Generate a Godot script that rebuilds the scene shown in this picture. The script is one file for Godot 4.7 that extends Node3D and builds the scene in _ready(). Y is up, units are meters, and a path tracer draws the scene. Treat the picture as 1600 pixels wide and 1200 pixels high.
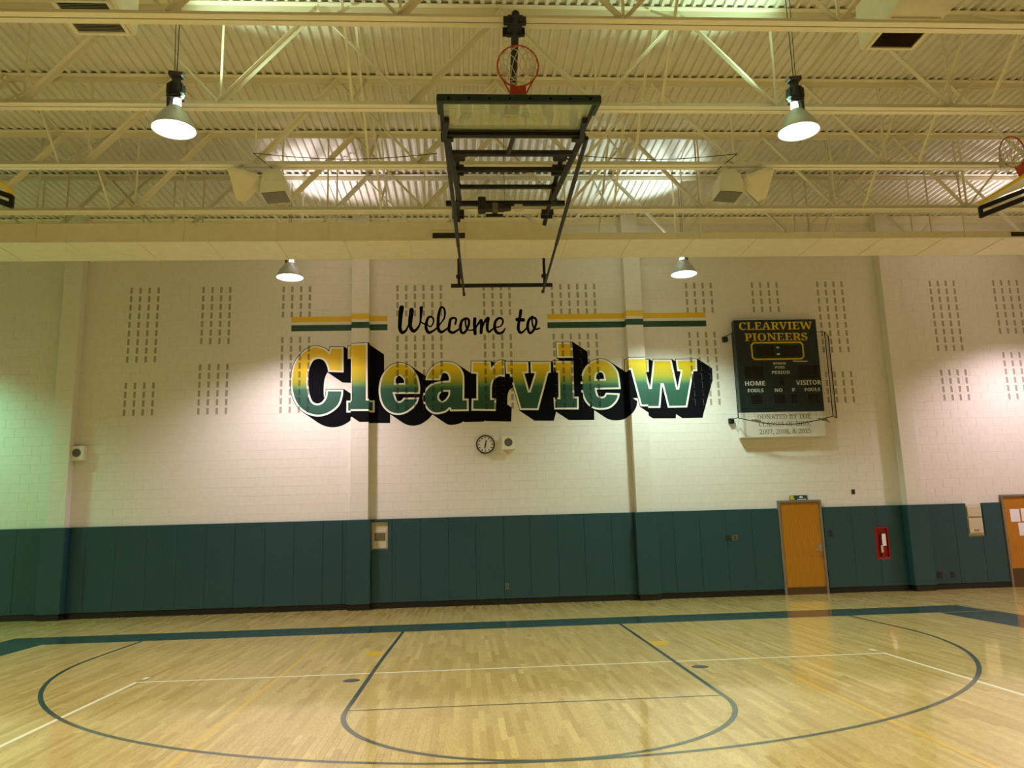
extends Node3D
# A school gymnasium seen towards its end wall. Metres; the wall face is the plane z = W, the floor y = 0.

const W := -4.16
const ROOF := 9.0
const PILASTERS := [-9.47, -2.99, 3.40, 9.70]
const PIL_HALF := 0.2
const PIL_Z := -3.93
const COURSE := 0.2032
const COURSE_BASE := 0.07
const SLOT_ZERO := -8.253
const LAMP_Y := 6.91
const SLOT_DEEP := 0.007

const LETTERS := {
	"C": "-340,588! -339,528! -374,530! -377,543 -384,556 -395,561 -408,557 -417,538 -419,510 -416,482 -409,463 -399,457 -388,460 -380,472 -378,489! -339,488! -341,470 -348,451 -363,437 -380,429 -398,427 -418,432 -438,446 -451,466 -458,492 -459,518 -453,548 -442,568 -426,584 -408,592 -394,590 -381,585 -373,578! -370,589!",
	"l": "-330,590! -282,592! -281,462! -268,462! -268,434! -332,435! -332,462! -321,462! -322,560! -330,560!",
	"e": "-165,475! -164,491 -168,513 -177,530 -192,544 -210,549 -229,545 -243,533 -254,515 -259,490 -257,466 -249,446 -234,432 -216,427 -198,430 -181,441 -171,453 -166,467! -202,467! -206,462 -211,459 -216,461 -219,467 -222,476!",
	"eh": "-220,501! -220,509 -218,514 -212,518 -204,512 -201,506 -201,501!",
	"a": "-152,507! -148,522 -138,537 -123,547 -105,550 -86,547 -72,537 -64,523 -62,506 -63,462! -53,462! -53,433! -96,433! -97,438! -106,431 -123,427 -137,429 -150,440 -157,455 -158,470 -152,486 -137,499 -116,504 -98,505! -98,513 -102,521 -110,523 -115,516 -118,506!",
	"ah": "-99,479! -100,471 -106,462 -113,458 -119,461 -121,467 -119,474 -112,479!",
	"r": "-45,550! 0,549! 1,533! 9,544 21,552 32,551! 32,511! 20,513 8,506 2,491 1,462! 11,462! 9,432! -47,434! -46,462! -35,462! -34,520! -46,521!",
	"v": "34,548! 88,547! 88,520! 78,519! 88,478! 102,519! 93,520! 93,547! 141,546! 140,520! 134,519! 108,432! 65,433! 43,519! 35,519!",
	"i": "146,548! 194,547! 193,462! 203,462! 202,432! 145,433! 144,461! 156,461! 157,520! 147,520!",
	"id": "155,593! 193,592! 194,555! 156,555!",
	"e2": "303,478! 302,498 299,519 289,535 274,547 256,551 236,545 220,530 211,509 209,484 213,461 222,444 237,433 255,430 274,433 288,443 297,456 300,468! 267,470! 263,463 257,461 250,464 247,471 246,478!",
	"eh2": "246,503! 248,514 257,519 263,514 265,503!",
	"w": "316,548! 373,548! 372,518! 365,518! 373,481! 384,548! 428,547! 438,479! 448,518! 440,519! 438,547! 489,547! 488,518! 479,518! 458,432! 412,432! 402,486! 394,432! 342,433! 324,519! 315,519!",
}

const STROKES := [
	["W", "-206,681,9.7 -208,668,9.1 -210,645,7.9 -210,630,7.3 -205,621,6.7 -197,625,4.9 -191,637,3.0 -187,649,2.4"],
	["W", "-183,675,9.1 -184,664,9.1 -186,649,8.5 -186,635,7.3 -179,624,6.7 -170,630,4.9 -163,644,3.7 -161,667,5.5 -160,680,7.3"],
	["W", "-163,649,3.0 -159,644,3.0 -150,639,3.0"],
	["W", "-148,642,2.4 -140,634,3.0 -133,642,3.0 -132,652,3.7 -137,658,4.3 -144,656,4.9 -149,642,6.1 -149,629,6.1 -143,620,6.1 -133,624,4.3 -125,630,3.7"],
	["W", "-125,629,3.0 -116,641,3.0 -107,654,3.7 -105,669,4.3 -108,679,4.3 -114,680,4.9 -119,667,5.5 -121,648,6.1 -121,629,6.1 -115,621,6.1 -107,624,4.3 -98,631,3.7"],
	["W", "-81,640,4.3 -79,651,4.3 -84,655,4.3 -92,651,5.5 -95,637,6.1 -96,625,6.1 -88,619,5.5 -79,623,4.3 -70,629,3.7"],
	["W", "-57,653,4.9 -65,648,5.5 -69,635,6.1 -68,622,5.5 -63,618,5.5 -57,622,4.9 -50,636,4.9 -49,648,4.9 -54,653,4.9 -57,648,3.7 -56,634,3.7 -51,625,3.0 -38,625,3.0"],
	["W", "-35,652,6.7 -36,638,6.7 -35,616,6.7"],
	["W", "-41,625,3.7 -35,628,3.7 -27,640,4.3 -20,648,6.1 -20,633,6.1 -21,618,6.1"],
	["W", "-19,628,3.7 -13,643,4.3 -4,653,6.7 -6,638,6.1 -6,625,5.5 -2,620,4.9 6,626,3.7 13,631,3.0"],
	["W", "15,631,3.0 25,633,3.0 31,643,3.7 29,651,4.3 22,653,4.9 14,646,5.5 11,632,6.1 14,621,6.1 21,616,5.5 30,619,4.9 36,628,2.4"],
	["t", "74,671,6.1 72,658,6.1 68,639,6.1 67,625,6.1 72,617,5.5 80,621,3.7 87,629,3.0"],
	["t", "65,649,7.9 79,648,7.9"],
	["t", "101,655,5.5 93,648,5.5 89,634,6.1 91,620,5.5 96,616,5.5 105,626,4.9 110,642,4.9 108,651,4.9 102,653,4.9 100,648,3.7 102,632,3.7 108,625,3.7 117,627,3.7"],
]

var M := {}
var names := {}
var slot_table := {}


class MB:
	var v := PackedVector3Array()
	var n := PackedVector3Array()
	var c := PackedColorArray()
	var colored := false
	var tint := Color.WHITE

	func tri(a: Vector3, b: Vector3, d: Vector3) -> void:  # counter-clockwise seen from outside
		var m := (b - a).cross(d - a).normalized()
		tri_n(a, b, d, m, m, m)

	func tri_n(a: Vector3, b: Vector3, d: Vector3, na: Vector3, nb: Vector3, nd: Vector3) -> void:
		v.append(a); v.append(d); v.append(b)
		n.append(na); n.append(nd); n.append(nb)
		if colored:
			c.append(tint); c.append(tint); c.append(tint)

	func quad(a: Vector3, b: Vector3, d: Vector3, e: Vector3) -> void:
		tri(a, b, d)
		tri(a, d, e)

	func out(p: Array, center: Vector3) -> void:  # a convex face turned away from center
		var m: Vector3 = (p[1] - p[0]).cross(p[2] - p[0])
		var mid := Vector3.ZERO
		for q in p:
			mid += q
		mid /= p.size()
		if m.dot(mid - center) < 0.0:
			p.reverse()
		for i in range(1, p.size() - 1):
			tri(p[0], p[i], p[i + 1])

	func box(o: Vector3, s: Vector3, ch := 0.0, b := Basis()) -> void:
		var h := s * 0.5
		var k := minf(ch, minf(h.x, minf(h.y, h.z)) * 0.45)
		if k <= 0.0:
			for ax in 3:
				for sg in [-1.0, 1.0]:
					var f := []
					for w in [[-1, -1], [1, -1], [1, 1], [-1, 1]]:
						var q := Vector3.ZERO
						q[ax] = h[ax] * sg
						q[(ax + 1) % 3] = h[(ax + 1) % 3] * w[0]
						q[(ax + 2) % 3] = h[(ax + 2) % 3] * w[1]
						f.append(o + b * q)
					out(f, o)
			return
		var g := h - Vector3(k, k, k)
		for ax in 3:
			var u := (ax + 1) % 3
			var t := (ax + 2) % 3
			for sg in [-1.0, 1.0]:
				var f := []
				for w in [[-1, -1], [1, -1], [1, 1], [-1, 1]]:
					var q := Vector3.ZERO
					q[ax] = h[ax] * sg
					q[u] = g[u] * w[0]
					q[t] = g[t] * w[1]
					f.append(o + b * q)
				out(f, o)
				for s2 in [-1.0, 1.0]:  # the chamfer between faces ax and u
					var e := []
					for w in [[0, -1], [0, 1], [1, 1], [1, -1]]:
						var q := Vector3.ZERO
						q[ax] = (h[ax] if w[0] == 0 else g[ax]) * sg
						q[u] = (g[u] if w[0] == 0 else h[u]) * s2
						q[t] = g[t] * w[1]
						e.append(o + b * q)
					out(e, o)
		for sx in [-1.0, 1.0]:
			for sy in [-1.0, 1.0]:
				for sz in [-1.0, 1.0]:
					out([o + b * Vector3(h.x * sx, g.y * sy, g.z * sz), o + b * Vector3(g.x * sx, h.y * sy, g.z * sz), o + b * Vector3(g.x * sx, g.y * sy, h.z * sz)], o)

	func span(lo: Vector3, hi: Vector3, ch := 0.0) -> void:
		box((lo + hi) * 0.5, (hi - lo).abs(), ch)

	func beam(p: Vector3, q: Vector3, w: float, h: float, ch := 0.0, up := Vector3.UP) -> void:  # a bar from p to q, w across and h along up
		var z := (q - p).normalized()
		var x := up.cross(z)
		x = Vector3.RIGHT if x.length() < 1e-4 else x.normalized()
		box((p + q) * 0.5, Vector3(w, h, p.distance_to(q)), ch, Basis(x, z.cross(x), z))

	func angle_bar(p: Vector3, q: Vector3, leg: float, th: float, up := Vector3.UP) -> void:  # two steel angles back to back
		var z := (q - p).normalized()
		var x := up.cross(z).normalized()
		var y := z.cross(x)
		var b := Basis(x, y, z)
		var l := p.distance_to(q)
		var m := (p + q) * 0.5
		for s in [-1.0, 1.0]:
			box(m + x * s * (leg * 0.5 + 0.008), Vector3(leg, th, l), 0.0, b)
			box(m + x * s * (0.008 + th * 0.5) + y * (leg * 0.5), Vector3(th, leg, l), 0.0, b)

	func tube(p: Vector3, q: Vector3, r: float, r2 := -1.0, k := 10, caps := true) -> void:
		var e := r if r2 < 0.0 else r2
		var z := (q - p).normalized()
		var x := z.cross(Vector3.UP if absf(z.y) < 0.9 else Vector3.RIGHT).normalized()
		var y := z.cross(x)
		for i in k:
			var a := TAU * i / k
			var b := TAU * (i + 1) / k
			var na := x * cos(a) + y * sin(a)
			var nb := x * cos(b) + y * sin(b)
			tri_n(p + na * r, p + nb * r, q + nb * e, na, nb, nb)
			tri_n(p + na * r, q + nb * e, q + na * e, na, nb, na)
			if caps:
				tri(p, p + nb * r, p + na * r)
				tri(q, q + na * e, q + nb * e)

	func path(pts: Array, r: float, k := 8) -> void:
		for i in pts.size() - 1:
			tube(pts[i], pts[i + 1], r, -1.0, k, true)

	func lathe(prof: Array, o: Vector3, k := 28, b := Basis()) -> void:  # prof: (radius, height) from top down, outside seen
		for j in prof.size() - 1:
			var p: Vector2 = prof[j]
			var q: Vector2 = prof[j + 1]
			var d := (q - p).normalized()
			var m := Vector2(-d.y, d.x)
			for i in k:
				var a := TAU * i / k
				var e := TAU * (i + 1) / k
				var ra := Vector3(cos(a), 0, -sin(a))
				var re := Vector3(cos(e), 0, -sin(e))
				var na := b * (ra * m.x + Vector3.UP * m.y)
				var ne := b * (re * m.x + Vector3.UP * m.y)
				var pa := o + b * (ra * p.x + Vector3.UP * p.y)
				var pe := o + b * (re * p.x + Vector3.UP * p.y)
				var qa := o + b * (ra * q.x + Vector3.UP * q.y)
				var qe := o + b * (re * q.x + Vector3.UP * q.y)
				if q.x > 1e-6:
					tri_n(pa, qa, qe, na, na, ne)
				if p.x > 1e-6:
					tri_n(pa, qe, pe, na, ne, ne)

	func torus(o: Vector3, x: Vector3, y: Vector3, big: float, r: float, k := 36, k2 := 8) -> void:
		var z := x.cross(y).normalized()
		for i in k:
			var a := TAU * i / k
			var b := TAU * (i + 1) / k
			var da := x * cos(a) + y * sin(a)
			var db := x * cos(b) + y * sin(b)
			for j in k2:
				var e := TAU * j / k2
				var f := TAU * (j + 1) / k2
				var n1 := da * cos(e) + z * sin(e)
				var n2 := db * cos(e) + z * sin(e)
				var n3 := db * cos(f) + z * sin(f)
				var n4 := da * cos(f) + z * sin(f)
				tri_n(o + da * big + n1 * r, o + db * big + n2 * r, o + db * big + n3 * r, n1, n2, n3)
				tri_n(o + da * big + n1 * r, o + db * big + n3 * r, o + da * big + n4 * r, n1, n3, n4)

	func prism(poly: PackedVector2Array, z0: float, z1: float, bevel := 0.0) -> void:  # an outline in x, y extruded from z0 to the front z1
		var p := poly.duplicate()
		var area := 0.0
		for i in p.size():
			area += p[i].cross(p[(i + 1) % p.size()])
		if area < 0.0:
			p.reverse()
		var k := p.size()
		var inset := PackedVector2Array()
		for i in k:
			var d1 := (p[i] - p[(i + k - 1) % k]).normalized()
			var d2 := (p[(i + 1) % k] - p[i]).normalized()
			var n1 := Vector2(-d1.y, d1.x)
			var n2 := Vector2(-d2.y, d2.x)
			inset.append(p[i] + (n1 + n2) / maxf(0.3, 1.0 + n1.dot(n2)) * bevel)
		for i in k:
			var j := (i + 1) % k
			var a := p[i]
			var b := p[j]
			quad(Vector3(a.x, a.y, z0), Vector3(b.x, b.y, z0), Vector3(b.x, b.y, z1 - bevel), Vector3(a.x, a.y, z1 - bevel))
			if bevel > 0.0:
				quad(Vector3(a.x, a.y, z1 - bevel), Vector3(b.x, b.y, z1 - bevel), Vector3(inset[j].x, inset[j].y, z1), Vector3(inset[i].x, inset[i].y, z1))
		var t := Geometry2D.triangulate_polygon(inset)
		for i in range(0, t.size(), 3):
			face2(inset[t[i]], inset[t[i + 1]], inset[t[i + 2]], z1)

	func face2(a: Vector2, b: Vector2, d: Vector2, z: float) -> void:
		if (b - a).cross(d - a) > 0.0:
			tri(Vector3(a.x, a.y, z), Vector3(b.x, b.y, z), Vector3(d.x, d.y, z))
		else:
			tri(Vector3(a.x, a.y, z), Vector3(d.x, d.y, z), Vector3(b.x, b.y, z))

	func flat(poly: PackedVector2Array, y: float) -> void:  # an outline in x, z lying at height y
		var t := Geometry2D.triangulate_polygon(poly)
		for i in range(0, t.size(), 3):
			var a := poly[t[i]]
			var b := poly[t[i + 1]]
			var d := poly[t[i + 2]]
			if (b - a).cross(d - a) < 0.0:
				tri(Vector3(a.x, y, a.y), Vector3(b.x, y, b.y), Vector3(d.x, y, d.y))
			else:
				tri(Vector3(a.x, y, a.y), Vector3(d.x, y, d.y), Vector3(b.x, y, b.y))

	func rect(x0: float, x1: float, z0: float, z1: float, y: float) -> void:
		quad(Vector3(x0, y, z1), Vector3(x1, y, z1), Vector3(x1, y, z0), Vector3(x0, y, z0))

	func mesh() -> ArrayMesh:
		var a := []
		a.resize(Mesh.ARRAY_MAX)
		a[Mesh.ARRAY_VERTEX] = v
		a[Mesh.ARRAY_NORMAL] = n
		if colored:
			a[Mesh.ARRAY_COLOR] = c
		var m := ArrayMesh.new()
		if v.size():
			m.add_surface_from_arrays(Mesh.PRIMITIVE_TRIANGLES, a)
		return m


# ---------- naming and tagging ----------

func numbered(called: String) -> String:
	names[called] = names.get(called, -1) + 1
	return called if names[called] == 0 else "%s_%03d" % [called, names[called]]


func tag(o: Node3D, label: String, category: String, group := "") -> Node3D:
	o.set_meta("label", label)
	o.set_meta("category", category)
	if group:
		o.set_meta("group", group)
	return o


func thing(called: String, label: String, category: String, at := Vector3.ZERO, group := "") -> Node3D:
	var o := Node3D.new()
	o.name = numbered(called)
	add_child(o)
	o.position = at
	return tag(o, label, category, group)


func mi(called: String, m: Mesh, material: Material, parent: Node3D, at := Vector3.ZERO) -> MeshInstance3D:
	var o := MeshInstance3D.new()
	o.name = called
	o.mesh = m
	o.material_override = material
	o.position = at
	parent.add_child(o, true)
	return o


func part(called: String, b: MB, material: Material, parent: Node3D, label := "") -> MeshInstance3D:
	var o := mi(called, b.mesh(), material, parent)
	if label:
		o.set_meta("label", label)
	return o


func solo(called: String, b: MB, material: Material, label: String, category: String, at := Vector3.ZERO, group := "") -> MeshInstance3D:
	var o := mi(numbered(called), b.mesh(), material, self, at)
	tag(o, label, category, group)
	return o


func struct(called: String, b: MB, material: Material) -> MeshInstance3D:
	var o := mi(called, b.mesh(), material, self)
	o.set_meta("kind", "structure")
	return o


func paint(r: int, g: int, b: int, rough := 0.6, metal := 0.0) -> StandardMaterial3D:
	var m := StandardMaterial3D.new()
	m.albedo_color = Color8(r, g, b)
	m.roughness = rough
	m.metallic = metal
	return m


func noise_tex(w: int, h: int, freq: float, seed_: int, lo: Color, hi: Color, octaves := 4) -> NoiseTexture2D:
	var f := FastNoiseLite.new()
	f.seed = seed_
	f.frequency = freq
	f.fractal_octaves = octaves
	var g := Gradient.new()
	g.colors = PackedColorArray([lo, hi])
	g.offsets = PackedFloat32Array([0.25, 0.8])
	var t := NoiseTexture2D.new()
	t.width = w
	t.height = h
	t.seamless = true
	t.noise = f
	t.color_ramp = g
	return t


func tri_tex(m: StandardMaterial3D, t: Texture2D, scale: Vector3) -> StandardMaterial3D:
	m.albedo_texture = t
	m.uv1_triplanar = true
	m.uv1_world_triplanar = true
	m.uv1_scale = scale
	return m


func text(called: String, words: String, size: float, font: Font, material: Material, parent: Node3D, at: Vector3, width := 0.0, depth := 0.004) -> MeshInstance3D:  # capitals of the given height (m), squeezed to width
	var t := TextMesh.new()
	t.text = words
	t.font = font
	t.font_size = 64
	t.pixel_size = size / 46.0
	t.depth = depth
	t.curve_step = 1.0
	var o := mi(called, t, material, parent, at)
	if width > 0.0:
		var a := t.get_aabb().size.x
		if a > 0.0:
			o.scale.x = width / a
	return o


func _ready() -> void:
	view_and_air()
	materials()
	slots()
	room()
	wall_blocks()
	floor_boards()
	court_lines()
	mural()
	pads()
	doors()
	wall_items()
	scoreboard()
	trusses()
	duct()
	for l in LAMPS:
		high_bay(l)
	backstop()
	side_backstop(1.0)
	side_backstop(-1.0)
	speakers()
	ceiling_ducts()


# x, z, colour of the light thrown down, of the light leaking up, strengths, label
const LAMPS := [
	[-4.21, -2.15, Color(1.0, 0.93, 0.97), Color(1.0, 0.93, 0.97), 1.0, 3.0, "high bay lamp above the left end of the mural stripes"],
	[4.12, -2.15, Color(0.88, 1.0, 0.96), Color(0.9, 1.0, 1.0), 1.0, 3.0, "high bay lamp above the right end of the mural stripes"],
	[-4.36, 4.03, Color(1.0, 0.98, 0.94), Color(0.86, 1.0, 0.86), 1.0, 2.3, "large near high bay lamp left of the folded backboard"],
	[4.0, 4.03, Color(0.95, 1.0, 0.93), Color(0.78, 1.0, 0.84), 1.0, 2.3, "large near high bay lamp right of the folded backboard"],
	[-12.6, -2.15, Color(0.6, 1.0, 0.8), Color(0.6, 1.0, 0.8), 1.0, 0.3, "green tinted high bay lamp out of frame past the leftmost pilaster"],
	[12.6, -2.15, Color(1.0, 0.9, 0.96), Color(1.0, 0.92, 0.94), 1.0, 4.0, "pinkish high bay lamp out of frame past the right-hand door"],
	[-12.6, 4.03, Color(0.9, 1.0, 0.88), Color(0.9, 1.0, 0.88), 1.0, 0.2, "high bay lamp by the left wall, out of frame beside the left grille"],
	[12.6, 4.03, Color(1.0, 0.95, 0.9), Color(1.0, 0.95, 0.9), 1.0, 0.2, "high bay lamp by the right wall, out of frame beside the right grille"],
	[-4.2, 10.2, Color(1.0, 0.97, 0.91), Color(1.0, 0.96, 0.86), 1.0, 0.2, "high bay lamp over the court just ahead of the viewer, left row"],
	[4.2, 10.2, Color(1.0, 0.97, 0.91), Color(1.0, 0.96, 0.86), 1.0, 0.2, "high bay lamp over the court just ahead of the viewer, right row"],
	[-12.6, 10.2, Color(1.0, 0.98, 0.88), Color(1.0, 0.98, 0.88), 1.0, 0.2, "high bay lamp by the left wall level with the viewer"],
	[12.6, 10.2, Color(1.0, 0.95, 0.88), Color(1.0, 0.95, 0.88), 1.0, 0.2, "high bay lamp by the right wall level with the viewer"],
	[-4.2, 17.0, Color(1.0, 0.97, 0.91), Color(1.0, 0.96, 0.86), 1.0, 0.2, "high bay lamp behind the viewer, left row"],
	[4.2, 17.0, Color(1.0, 0.97, 0.91), Color(1.0, 0.96, 0.86), 1.0, 0.2, "high bay lamp behind the viewer, right row"],
]
const DOWN := 32.0
const UP := 2.4


func view_and_air() -> void:
	var cam := Camera3D.new()
	cam.name = "camera"
	cam.fov = 52.2
	cam.near = 0.05
	cam.far = 200.0
	cam.transform = Transform3D(Basis(Vector3(0.99793, -0.02756, 0.05815), Vector3(0.01670, 0.98360, 0.17958), Vector3(-0.06215, -0.17823, 0.98202)).orthonormalized(), Vector3(-0.649, 1.698, 13.734))
	add_child(cam)
	cam.current = true
	var e := Environment.new()
	e.background_mode = Environment.BG_COLOR
	e.background_color = Color(0, 0, 0)
	e.ambient_light_source = Environment.AMBIENT_SOURCE_DISABLED
	e.tonemap_mode = Environment.TONE_MAPPER_LINEAR
	e.tonemap_exposure = 1.0
	e.sdfgi_enabled = true
	e.ssao_enabled = true
	e.ssil_enabled = true
	var we := WorldEnvironment.new()
	we.name = "air"
	we.environment = e
	add_child(we)


func materials() -> void:
	M.wall = tri_tex(paint(255, 255, 255, 0.5), noise_tex(256, 256, 0.03, 3, Color8(222, 217, 206), Color8(226, 221, 210)), Vector3(0.8, 0.8, 0.8))
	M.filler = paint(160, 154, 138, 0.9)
	M.roof = tri_tex(paint(255, 255, 255, 0.65), noise_tex(256, 256, 0.02, 8, Color8(218, 214, 200), Color8(226, 222, 208)), Vector3(0.5, 0.5, 0.5))
	M.steel = paint(234, 228, 206, 0.45)
	M.duct = tri_tex(paint(255, 255, 255, 0.5), noise_tex(256, 256, 0.02, 18, Color8(222, 214, 188), Color8(228, 220, 194)), Vector3(0.6, 0.6, 0.6))
	M.black = paint(14, 13, 12, 0.55)
	M.mast = paint(38, 36, 31, 0.5, 0.2)
	M.black_gloss = paint(12, 12, 13, 0.2)
	M.black_paint = paint(11, 11, 15, 0.85)
	M.black_paint.metallic_specular = 0.2
	M.white_paint = paint(238, 236, 222, 0.5)
	M.gold = paint(226, 182, 26, 0.5)
	M.green_paint = paint(22, 66, 40, 0.5)
	M.face = paint(255, 255, 255, 0.5)
	M.face.vertex_color_use_as_albedo = true
	M.pad = tri_tex(paint(255, 255, 255, 0.42), noise_tex(256, 256, 0.05, 5, Color8(29, 66, 71), Color8(33, 71, 75)), Vector3(1, 1, 1))
	M.base = paint(16, 13, 12, 0.4)
	M.alu = paint(190, 194, 188, 0.4, 0.25)
	M.grey = paint(92, 92, 90, 0.6)
	M.white_plastic = paint(226, 222, 206, 0.45)
	M.frame = paint(122, 112, 96, 0.5)
	M.door = tri_tex(paint(255, 255, 255, 0.35), noise_tex(256, 256, 0.03, 12, Color8(168, 108, 16), Color8(186, 124, 24)), Vector3(6.0, 0.35, 6.0))
	M.kick = paint(84, 62, 36, 0.4, 0.3)
	M.chrome = paint(190, 186, 176, 0.25, 0.9)
	M.red = paint(150, 14, 14, 0.35)
	M.paper = paint(232, 228, 232, 0.8)
	M.orange = paint(190, 62, 22, 0.45)
	M.net = paint(206, 198, 178, 0.9)
	M.pad_green = paint(8, 40, 32, 0.55)
	M.beige = paint(196, 186, 156, 0.5)
	M.olive = paint(104, 98, 66, 0.5)
	M.board_green = paint(10, 36, 34, 0.4)
	M.yellow = paint(216, 182, 20, 0.5)
	M.dull = paint(52, 50, 44, 0.5, 0.3)
	M.sign = paint(214, 212, 200, 0.5)
	M.socket = paint(50, 48, 44, 0.5)
	M.glass = paint(190, 202, 178, 0.05)
	M.glass.transparency = BaseMaterial3D.TRANSPARENCY_ALPHA
	M.glass.albedo_color.a = 0.38
	M.court_green = coated(paint(12, 58, 54, 0.4))
	M.court_black = coated(paint(22, 26, 24, 0.4))
	M.court_white = coated(paint(250, 247, 216, 0.4))
	M.court_yellow = coated(paint(234, 188, 24, 0.4))
	M.court_faint = coated(paint(222, 182, 62, 0.4))
	var grain := noise_tex(512, 512, 0.02, 21, Color(0.91, 0.89, 0.86), Color(1, 1, 1), 5)
	M.boards = coated(tri_tex(paint(255, 255, 255, 0.45), grain, Vector3(7.0, 1.0, 0.8)))
	M.boards.vertex_color_use_as_albedo = true
	M.tones = []
	for k in 8:
		var m := coated(tri_tex(paint(255, 255, 255, 0.45), grain, Vector3(7.0, 1.0, 0.8)))
		m.albedo_color = board_tone(k).linear_to_srgb()
		M.tones.append(m)


func board_tone(k: int) -> Color:  # linear
	var t := k / 7.0
	return Color(0.51, 0.365, 0.092).lerp(Color(0.75, 0.59, 0.205), t)


func coated(m: StandardMaterial3D) -> StandardMaterial3D:  # the floor's finish
	m.clearcoat_enabled = true
	m.clearcoat = 1.0
	m.clearcoat_roughness = 0.07
	return m


# ---------- room ----------

func room() -> void:
	var b := MB.new()
	b.span(Vector3(-17.3, -0.35, W - 0.4), Vector3(17.3, -0.019, 24.3))
	var f := struct("floor", b, M.tones[3])
	M.floor_node = f
	b = MB.new()
	b.span(Vector3(-17.3, 9.06, W - 0.4), Vector3(17.3, 9.4, 24.3))
	var c := struct("ceiling", b, M.roof)
	# steel deck, in sheets of six ribs
	var pitch := 0.1524
	var sheet := MB.new()
	for k in 6:
		var x := k * pitch
		var pts := [Vector2(x, 0.0), Vector2(x + 0.045, 0.0), Vector2(x + 0.06, 0.04), Vector2(x + 0.1374, 0.04), Vector2(x + pitch, 0.0)]
		for i in 4:
			sheet.quad(Vector3(pts[i].x, pts[i].y, W - 0.3), Vector3(pts[i + 1].x, pts[i + 1].y, W - 0.3), Vector3(pts[i + 1].x, pts[i + 1].y, 24.2), Vector3(pts[i].x, pts[i].y, 24.2))
	var sm := sheet.mesh()
	for k in 36:
		mi("deck_sheet", sm, M.roof, c, Vector3(-16.46 + k * 6 * pitch, ROOF, 0))
	b = MB.new()
	b.span(Vector3(-17.3, 0, W - 0.4), Vector3(17.3, 9.1, W - 0.1))
	M.wall_node = struct("wall_back", b, M.wall)
	b = MB.new()
	b.span(Vector3(-17.3, -0.02, W - 0.4), Vector3(-17.0, 9.1, 24.3))
	struct("wall_left", b, M.wall)
	b = MB.new()
	b.span(Vector3(17.0, -0.02, W - 0.4), Vector3(17.3, 9.1, 24.3))
	struct("wall_right", b, M.wall)
	b = MB.new()
	b.span(Vector3(-17.3, -0.02, 24.0), Vector3(17.3, 9.1, 24.3))
	struct("wall_front", b, M.wall)
	b = MB.new()
	b.span(Vector3(-17.0, 8.86, W - 0.02), Vector3(17.0, ROOF, W + 0.012))
	b.span(Vector3(-17.0, 8.985, W - 0.02), Vector3(17.0, ROOF, W + 0.11))
	struct("trim_1", b, M.steel)
	# base strip under the pads
	b = MB.new()
	for p in PILASTERS:
		b.span(Vector3(p - PIL_HALF - 0.03, 0, W), Vector3(p + PIL_HALF + 0.03, 0.12, PIL_Z + 0.03), 0.006)
	for r in [[-17.0, 6.52], [7.54, 11.86], [12.98, 17.0]]:
		b.span(Vector3(r[0], 0, W), Vector3(r[1], 0.12, W + 0.03), 0.006)
	struct("baseboard_back", b, M.base)


# Which half-blocks carry an acoustic slot: key (column, course from the top)
func slots() -> void:
	# first column, columns, top rows from / count, lower rows from / count
	for g in [[-18, 4, 0, 9, 11, 4], [0, 4, 0, 9, 11, 4], [8, 4, 0, 7, 9, 6], [17, 4, 0, 4, 6, 9], [30, 6, 0, 4, 6, 9], [40, 4, 0, 4, 6, 9], [48, 6, 0, 4, 6, 9], [64, 4, 0, 4, 6, 9], [72, 4, 0, 4, 6, 9], [80, 4, 0, 9, 11, 4], [94, 4, 0, 9, 11, 4], [102, 4, 0, 7, 9, 6]]:
		for c in g[1]:
			for r in g[3]:
				slot_table[Vector2i(g[0] + c, g[2] + r)] = true
			for r in g[5]:
				slot_table[Vector2i(g[0] + c, g[4] + r)] = true


func slot_rect(key: Vector2i) -> Rect2:
	var top := COURSE_BASE + COURSE * 36 - key.y * COURSE
	return Rect2(SLOT_ZERO + COURSE * key.x - 0.028, top - 0.175, 0.056, 0.146)


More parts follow.
